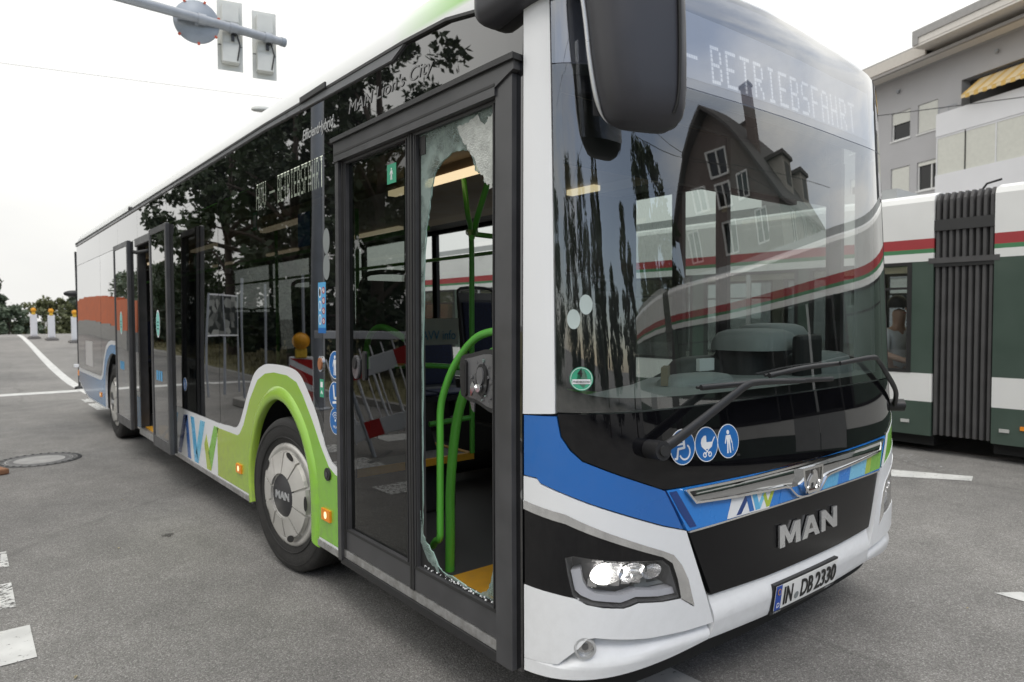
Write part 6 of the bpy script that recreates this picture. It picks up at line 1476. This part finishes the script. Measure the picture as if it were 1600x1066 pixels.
# overhead wires crossing in front of the facade
def wire(pts, r, label):
    a, c = Vector(pts[0]), Vector(pts[1]); q = MB(); q.tube([a.lerp(c, t)-Vector((0, 0, .5*math.sin(PI*t)*(c-a).length*.01)) for t in np.linspace(0, 1, 14)], r, M('wire', (.05, .05, .05), .5), n=5); o = q.build('overhead_wire'); tag(o, label, 'wire', 'overhead wires of the tram line')
wire([(7.6, 30, 7.2), (33.4, 3, 10.2)], .018, 'span wire crossing in front of the grey facade between its window rows')
wire([(-14, -9, 8.4), (26, -14, 9.4)], .014, 'wire mirrored across the top of the windscreen')
wire([(-14, -16, 7.4), (26, -9, 8.4)], .014, 'second lower wire mirrored in the windscreen')

# ================================================================== SIGNAL GANTRY
gan = empty('signal_gantry', (-3.25, 9.85, 0), label='grey tubular signal mast arm reaching over the bus', cat='signal mast')
q = MB(); q.tube([(0, 0, 0), (0, 0, 6.55)], [.13, .10], STEEL, n=18); q.lathe([(0, 0), (.22, 0), (.22, .03), (.14, .05)], STEEL, 18); q.build('mast', gan)
q = MB(); q.tube([(0, 0, 6.30), (3.8, .18, 6.27), (6.20, .66, 6.36)] if False else [(0, 0, 6.30), (6.22, .65, 6.38)], [.085, .070], STEEL, n=16)
armo = q.build('mast_arm', gan)
q = MB()
for f in (.78, .862, .958): q.tube([Vector((6.22*f-.06, .65*f, 6.30+.08*f)), Vector((6.22*f+.06, .65*f, 6.30+.08*f))], .088, STEEL, n=16)
q.tube([(6.19, .648, 6.38), (6.27, .656, 6.381)], .078, SIGNB, n=16); q.build_each('arm_clamp', armo)
def arm_pt(t): return Vector((-3.25+6.22*t, 9.85+.65*t, 6.30+.08*t))
LG = M('signal_grey', (.62, .63, .60), .5, var=.06)
def signal(t, dz, label, rz):
    p = arm_pt(t)+Vector((0, .16, dz)); e = empty('traffic_light', p, rz, label=label, cat='traffic light', group='signal heads on the mast arm')
    q = MB(); q.box((0, 0, 0), (.28, .14, .98), LG, bev=.03); 
    for z in (-.33, 0, .33): q.box((0, -.074, z), (.26, .012, .30), LG, bev=.006)
    q.build('housing', e)
    q = MB(); q.box((0, .075, 0), (.40, .012, 1.16), LG, bev=.004)
    for z in (-.165, .165): q.box((0, .066, z), (.38, .008, .012), BLACKP)
    q.build('backboard', e)
    q = MB()
    for z, mt in ((.33, M('lamp_red_off', (.12, .01, .01), .2)), (0, M('lamp_amber_off', (.15, .07, .01), .2)), (-.33, M('lamp_green_off', (.01, .09, .04), .2))):
        q.lathe([(.0, .0), (.10, .0)], mt, 20, Matrix.Translation((0, .085, z)) @ Matrix.Rotation(-PI/2, 4, 'X'))
        q.lathe([(.115, .0), (.118, .16)], BLACKP, 20, Matrix.Translation((0, .085, z)) @ Matrix.Rotation(-PI/2, 4, 'X'))
    q.build_each('lamp', e)
    q = MB(); q.box((.05, -.12, -dz-.02), (.07, .12, .16), BLACKP, bev=.01); q.box((.03, -.10, -dz-.14), (.05, .08, .10), BLACKP); q.tube([(.10, -.08, -.45), (.14, -.11, -.2), (.07, -.12, -dz)], .012, BLACKP, n=6); q.build('bracket', e)
    return e
signal(.862, -.05, 'grey traffic light seen from behind, nearer the round sign', -.22); signal(.958, -.06, 'grey traffic light seen from behind, at the tip of the mast arm', -.22)
e = empty('round_sign', arm_pt(.772)+Vector((0, .10, -.02)), -.2, label='back of a round grey traffic sign with orange clips on the mast arm', cat='traffic sign')
q = MB(); q.lathe([(0, -.012), (.33, -.012), (.345, .0), (.345, .012), (0, .012)], SIGNB, 44, Matrix.Rotation(-PI/2, 4, 'X')); q.build('sign_plate', e)
q = MB()
for a in np.linspace(.3, 2*PI+.3, 8)[:-1]: q.box((.345*math.cos(a), -.005, .345*math.sin(a)), (.04, .03, .035), M('clip_orange', srgb(190, 80, 50), .5), rot=Matrix.Rotation(-a, 3, 'Y'))
q.build_each('clip', e); q = MB(); q.box((0, -.03, 0), (.56, .02, .035), SIGNB); q.box((0, -.05, .0), (.06, .08, .14), STEEL); q.build('sign_bracket', e)
# hanging street lamp above the street behind the bus
e = empty('street_lamp', (7.2, 23.9, 9.12), -.55, label='small hanging street lamp head in the sky above the bus roof', cat='street lamp')
q = MB(); q.loft([[(.36*a*math.cos(t), .16*a*math.sin(t), z) for t in np.linspace(0, 2*PI, 20, endpoint=False)] for a, z in ((.35, .14), (.7, .12), (.95, .06), (1, .0), (.97, -.02))], LG); q.build('lamp_shade', e)
q = MB(); q.loft([[(.33*a*math.cos(t), .14*a*math.sin(t), z) for t in np.linspace(0, 2*PI, 20, endpoint=False)] for a, z in ((1, -.021), (.9, -.05), (.5, -.075))], M('lamp_glass', (.55, .56, .55), .3)); q.build('lamp_glass', e)
wire([(-14, 28, 9.5), (30, 18.5, 9.9)], .006, 'thin wire carrying the hanging street lamp over the street')

# ================================================================== BEACONS ON THE CREST
BW = M('beacon_white', (.74, .75, .77), .6, var=.04); AMB = M('beacon_amber', srgb(235, 165, 35), .35, var=.1); FOOTM = M('recycled_foot', (.16, .155, .15), .8, var=.2)
REDS = M('stripe_red', srgb(185, 35, 35), .5, var=.08)
def beacon(loc, rz, label, face=False, s=1.0, group='guide beacons on the road crest'):
    e = empty('guide_beacon', loc, rz, label=label, cat='guide beacon', group=group); e.scale = (s, s, s)
    q = MB(); q.box((0, 0, .05), (.46, .72, .10), FOOTM, bev=.02); q.box((0, 0, .11), (.36, .5, .04), FOOTM, bev=.01); q.build('foot', e)
    q = MB(); q.box((0, 0, .62), (.27, .05, 1.0), BW, bev=.02)
    q.box((0, .03, .62), (.20, .02, .90), BW, bev=.008); bd = q.build('board', e)
    q = MB()
    for i in range(5):
        z = .16+.2*i; q.add([(-.125, -.027, z), (.125, -.027, z+.14), (.125, -.027, min(1.1, z+.26)), (-.125, -.027, z+.12)], [(0, 1, 2, 3)], REDS)
    q.build_each('stripe', bd)
    q = MB(); q.box((0, 0, 1.16), (.13, .09, .12), M('lamp_base_yellow', srgb(225, 185, 60), .5), bev=.015); q.tube([(0, -.055, 1.31), (0, .055, 1.31)], .10, AMB, n=24)
    for sd in (-1, 1): q.lathe([(.0, .03), (.06, .022), (.085, .0)], AMB, 20, Matrix.Translation((0, sd*.055, 1.31)) @ Matrix.Rotation(-sd*PI/2, 4, 'X'))
    q.build('warning_lamp', e)
    return e
for x, y, lb in ((.97, 35.0, 'leftmost of three white guide beacons with yellow lamps on the crest'), (1.50, 33.7, 'middle of three white guide beacons with yellow lamps on the crest'), (2.16, 32.0, 'white guide beacon half hidden by the bus tail on the crest')):
    beacon((x, y, gh(x, y)-.02), PI+.0, lb, s=.97)
# striped beacon close by at the left, its foot just in the picture, mirrored in the bus
beacon((-1.70, 6.7, 0), .39, 'red and white striped beacon with amber lamp mirrored in the side window', group='guide beacons mirrored in the bus')
q = MB(); q.box((0, 0, .03), (.30, .36, .06), M('foot_orange', srgb(140, 102, 76), .8, var=.2, vs=14), bev=.015); q.box((-.05, 0, .065), (.2, .26, .02), FOOTM, bev=.006)
o = q.build('foot_plate'); o.location = (-1.40, 7.2, 0); o.rotation_euler = (0, 0, .35); tag(o, 'brown foot plate lying on the asphalt at the left edge beside the manhole', 'foot plate')
# red and white barrier mirrored in the front door glass
bar = empty('road_barrier', (-2.5, 4.95, 0), PI/2-.75, label='red and white striped road barrier mirrored in the front door glass', cat='barrier')
q = MB(); 
for z in (.42, 1.12):
    q.box((0, 0, z), (1.7, .03, .20), BW, bev=.008)
q.build_each('board', bar); bar.rotation_euler = (0, .32, PI/2-.75); bar.location.z = .12
q = MB()
for z in (.42, 1.12):
    for i in range(3):
        x = -.75+.62*i; q.add([(x, s*.017, z-.1) if k == 0 else ((x+.22, s*.017, z-.1) if k == 1 else ((x+.22, s*.017, z+.1) if k == 2 else (x, s*.017, z+.1))) for s in (-1, 1) for k in range(4)], [(0, 1, 2, 3), (7, 6, 5, 4)], REDS)
q.build_each('stripe', bar)
q = MB()
for i in range(9): q.tube([(-.78+.195*i, 0, .5), (-.78+.195*i, 0, 1.03)], .016, BW, n=8)
q.build_each('bar', bar)
q = MB()
for z in (.25, 1.38): q.box((.1, .22, z), (1.9, .04, .09), BW, rot=Matrix.Rotation(-.32, 3, 'Y'), bev=.006)
for i in range(14): q.tube([(-.8+.135*i, .22, .28), (-.8+.135*i, .22, 1.36)], .010, BW, n=6)
q.build_each('lattice_bar', bar)
q = MB()
for x in (-.7, .7): q.tube([(x, 0, .02), (x, 0, 1.28)], .025, STEEL); q.box((x, 0, .05), (.2, .7, .1), FOOTM, bev=.02)
q.build_each('stand', bar)
# fence posts on concrete feet, and posters on a frame, on the verge
for i, (x, y) in enumerate(((-2.35, 10.9), (-2.75, 9.2), (-3.3, 12.6))):
    e = empty('fence_post', (x, y, 0), .2*i, label=['middle thin grey fence post mirrored in the side window', 'thin grey fence post nearest the front wheel, mirrored in the side window', 'thin grey fence post beside the posters, mirrored in the side window'][i], cat='post', group='fence posts mirrored in the side window')
    q = MB(); q.tube([(0, 0, .1), (.02, 0, 2.3)], .021, STEEL); q.build('pole', e); q = MB(); q.box((0, 0, .07), (.24, .72, .14), CONC, bev=.02); q.build('foot', e)
pst = empty('poster_stand', (-2.65, 13.15, .0), .87, label='pair of dark posters on a stand in the grass mirrored in the bus', cat='poster')
PM, n_, o_ = newmat('poster_print'); pp_ = n_.nodes.new('ShaderNodeBsdfPrincipled'); n_.links.new(pp_.outputs[0], o_.inputs[0]); pp_.inputs['Roughness'].default_value = .5
t_ = n_.nodes.new('ShaderNodeTexCoord'); v_ = n_.nodes.new('ShaderNodeTexVoronoi'); v_.inputs['Scale'].default_value = 7; n_.links.new(t_.outputs['Object'], v_.inputs['Vector'])
r_ = n_.nodes.new('ShaderNodeValToRGB'); r_.color_ramp.elements[0].color = (.015, .02, .02, 1); r_.color_ramp.elements[0].position = .3; r_.color_ramp.elements[1].color = (.35, .36, .34, 1); s_ = n_.nodes.new('ShaderNodeSeparateColor'); n_.links.new(v_.outputs['Color'], s_.inputs[0]); n_.links.new(s_.outputs[0], r_.inputs[0]); n_.links.new(r_.outputs[0], pp_.inputs['Base Color'])
for i in (0, 1):
    q = MB(); q.box((0, -.26+.52*i, 1.66), (.03, .50, .80), PM); q.box((.0, -.26+.52*i, 2.075), (.04, .53, .03), WW); q.box((.0, -.26+.52*i, 1.245), (.04, .53, .03), WW); q.build('poster', pst)
q = MB()
for y in (-.53, 0, .53): q.tube([(0, y, 0), (0, y, 2.1)], .022, STEEL)
q.build_each('poster_frame', pst)
# brick-red wall with grey base, far left, mirrored in the rear windows
wll = empty('garden_wall', (-3.9, 27.5, 0), 0, label='terracotta wall with grey base mirrored in the rear windows', cat='wall')
q = MB(); w2 = MB(); BR = M('terracotta', srgb(200, 112, 76), .85, var=.12, vs=3)
for i in range(10):
    y0, y1 = i*2.0, i*2.0+2.0; z = gh(0, 27.5+y0)
    q.b2((0, y0, z+.75), (.25, y1, z+1.95), BR); w2.b2((-.02, y0, z-.3), (.28, y1, z+.748), CONC)
q.build('coping', wll); w2.build('base', wll)
# slim black post behind the bus tail
pst2 = empty('guide_post', (.50, 16.5, 0), 0, label='thin black post with small oval head behind the bus tail', cat='post')
q = MB(); q.tube([(0, 0, 0), (0, 0, 1.55), (-.01, 0, 3.05)], .022, BLACKP); q.build('pole', pst2)
q = MB(); q.lathe([(.07*math.cos(a), .05*math.sin(a)) for a in np.linspace(-PI/2, PI/2, 9)], BLACKP, 16, Matrix.Translation((-.07, 0, 2.12)) @ Matrix.Scale(1.5, 4) @ Matrix.Scale(1.8, 4, (1, 0, 0))); q.build('head', pst2)
q = MB(); q.lathe([(0, .0), (.10, .0), (.09, .05), (.03, .07)], BLACKP, 16); q.box((0, -.02, .52), (.2, .05, .07), BW, bev=.01); q.box((0, -.02, .36), (.05, .05, .12), ORANGE, bev=.01); q.build('foot', pst2)
# manhole
CAST = M('cast_iron', (.11, .11, .11), .6, metal=.3, var=.2, vs=12)
mh = empty('manhole_cover', (-.90, 7.72, 0), 0, label='round cast iron manhole cover in the asphalt at the left', cat='manhole cover')
q = MB(); q.lathe([(.40, .002), (.40, .008), (.345, .008), (.340, .003)], CAST, 64); q.build('ring', mh)
q = MB(); q.lathe([(0, .0055), (.24, .0055)], M('manhole_concrete', (.33, .325, .315), .85, var=.25), 48); q.lathe([(.24, .0055), (.262, .0045), (.285, .0055)], CAST, 48); q.lathe([(.285, .0055), (.335, .005), (.335, .002)], M('manhole_concrete', (.33, .325, .315)), 48); q.build('lid', mh)
q = MB()
for i in range(30):
    a = 2*PI*i/30; q.box((.372*math.cos(a), .372*math.sin(a), .009), (.028, .022, .006), M('grime', (.04, .04, .04), .9), rot=Matrix.Rotation(a, 3, 'Z'))
for r in (.29, .318): q.lathe([(r, .006), (r+.012, .0075), (r+.014, .005)], CAST, 48)
q.build('slots', mh)

# ================================================================== VILLA ahead of the bus, mirrored in the windscreen
VW = M('villa_plaster', (.36, .34, .31), .85, var=.08, vs=.7); VR = M('villa_slate', (.075, .068, .068), .7, var=.2, vs=2); VB = M('villa_brick', (.17, .135, .125), .85, var=.15, vs=4)
ang = math.radians(84)
vil = empty('villa', (29.8, -18.2, 0), ang, label='tall gabled villa with dark roof ahead, seen only mirrored in the windscreen', cat='house')
I3 = Matrix.Identity(3)
q = MB(); q.recalc = False
Wd, Dp, EZ, RZ = 9.0, 11.0, 9.0, 14.2
vw = [(x-.55, x+.55, z, z+1.7) for x in (-2.8, 0, 2.8) for z in (1.2, 4.2, 7.0)]
for rot, w in ((0, Wd), (PI/2, Dp), (PI, Wd), (-PI/2, Dp)):
    F = Matrix.Rotation(rot, 3, 'Z'); off = (Dp if w == Wd else Wd)/2
    wall_open(q, -w/2, w/2, 0, EZ, vw, VB if w == Wd else VW, y=-off, dep=.2, F=F)
q.add([(-Wd/2, s*Dp/2, EZ) if k == 0 else ((Wd/2, s*Dp/2, EZ) if k == 1 else (0, s*Dp/2, RZ)) for s in (-1, 1) for k in range(3)], [(0, 1, 2), (5, 4, 3)], VB)
q.build('wall', vil)
ro = MB()
for s in (-1, 1):
    a = [(s*(Wd/2+.5), -Dp/2-.5, EZ-.55), (s*(Wd/2+.5), Dp/2+.5, EZ-.55), (0, Dp/2+.5, RZ+.1), (0, -Dp/2-.5, RZ+.1)]
    ro.add(a+[(x, y, z+.22) for x, y, z in a], [(0, 1, 2, 3), (7, 6, 5, 4), (0, 4, 5, 1), (1, 5, 6, 2), (0, 3, 7, 4)], VR)
rfo = ro.build('roof', vil)
for x, y in ((-1.5, -2.0), (1.6, 2.6)):
    c = MB(); c.b2((x-.4, y-.3, 11.5), (x+.4, y+.3, 15.8), VB); c.b2((x-.5, y-.4, 15.8), (x+.5, y+.4, 15.95), VR); c.build('chimney', rfo)
for s in (-1, 1):
    for y in (-2.8, 1.5):
        d = MB(); d.b2((s*2.0, y-.9, 9.6), (s*4.0, y+.9, 11.6), VW); d.b2((s*1.2, y-1.1, 11.6), (s*4.2, y+1.1, 11.8), VR); d.b2((s*4.0, y-.5, 10.2), (s*4.03, y+.5, 11.3), BLK); d.build('dormer', rfo)
for rot, w in ((0, Wd), (PI/2, Dp), (PI, Wd), (-PI/2, Dp)):
    F = Matrix.Rotation(rot, 3, 'Z'); off = (Dp if w == Wd else Wd)/2
    for a, c, d, e2 in vw+([(-.6, .6, 10.9, 12.3), (-2.1, -1.1, 9.4, 10.7), (1.1, 2.1, 9.4, 10.7), (-.5, .5, 9.3, 10.6)] if w == Wd else []):
        f = MB()
        for z0, z1, x0, x1 in ((d, d+.1, a, c), (e2-.1, e2, a, c), (d+.1, e2-.1, a, a+.1), (d+.1, e2-.1, c-.1, c), (d+.1, e2-.1, (a+c)/2-.04, (a+c)/2+.04)): f.box(F @ Vector(((x0+x1)/2, -off+(.08 if e2 < 9.2 else -.05), (z0+z1)/2)), (x1-x0, .1, z1-z0), WINW, rot=F)
        pass
        fo = f.build('window', vil)
        g = MB(); g.recalc = False; g.add([F @ Vector((x, -off+(.13 if e2 < 9.2 else -.03), z)) for x, z in ((a, d), (c, d), (c, e2), (a, e2))], [(0, 1, 2, 3)], GB); g.build('pane', fo)
# small bits: leaf litter on the asphalt
lf = MB(); rl_ = random.Random(5); LEAFD = M('dead_leaf', (.30, .26, .17), .8, var=.2)
for i, (x, y) in enumerate(((-1.05, 1.35), (-.75, 3.8), (-1.2, 2.0), (-.5, 5.2), (.4, -.6), (1.6, -.8), (-.2, 2.9), (2.6, -.2))):
    a = rl_.uniform(0, 6); s = rl_.uniform(.008, .02); c = Vector((x, y, .006)); d = Vector((math.cos(a), math.sin(a), 0)); n = Vector((-d.y, d.x, 0))
    lf.add([c-d*s, c-n*s*.4+Vector((0, 0, .004)), c+d*s, c+n*s*.4+Vector((0, 0, .005))], [(0, 1, 2, 3)], LEAFD)
lf.build('leaf_litter', kind='stuff')
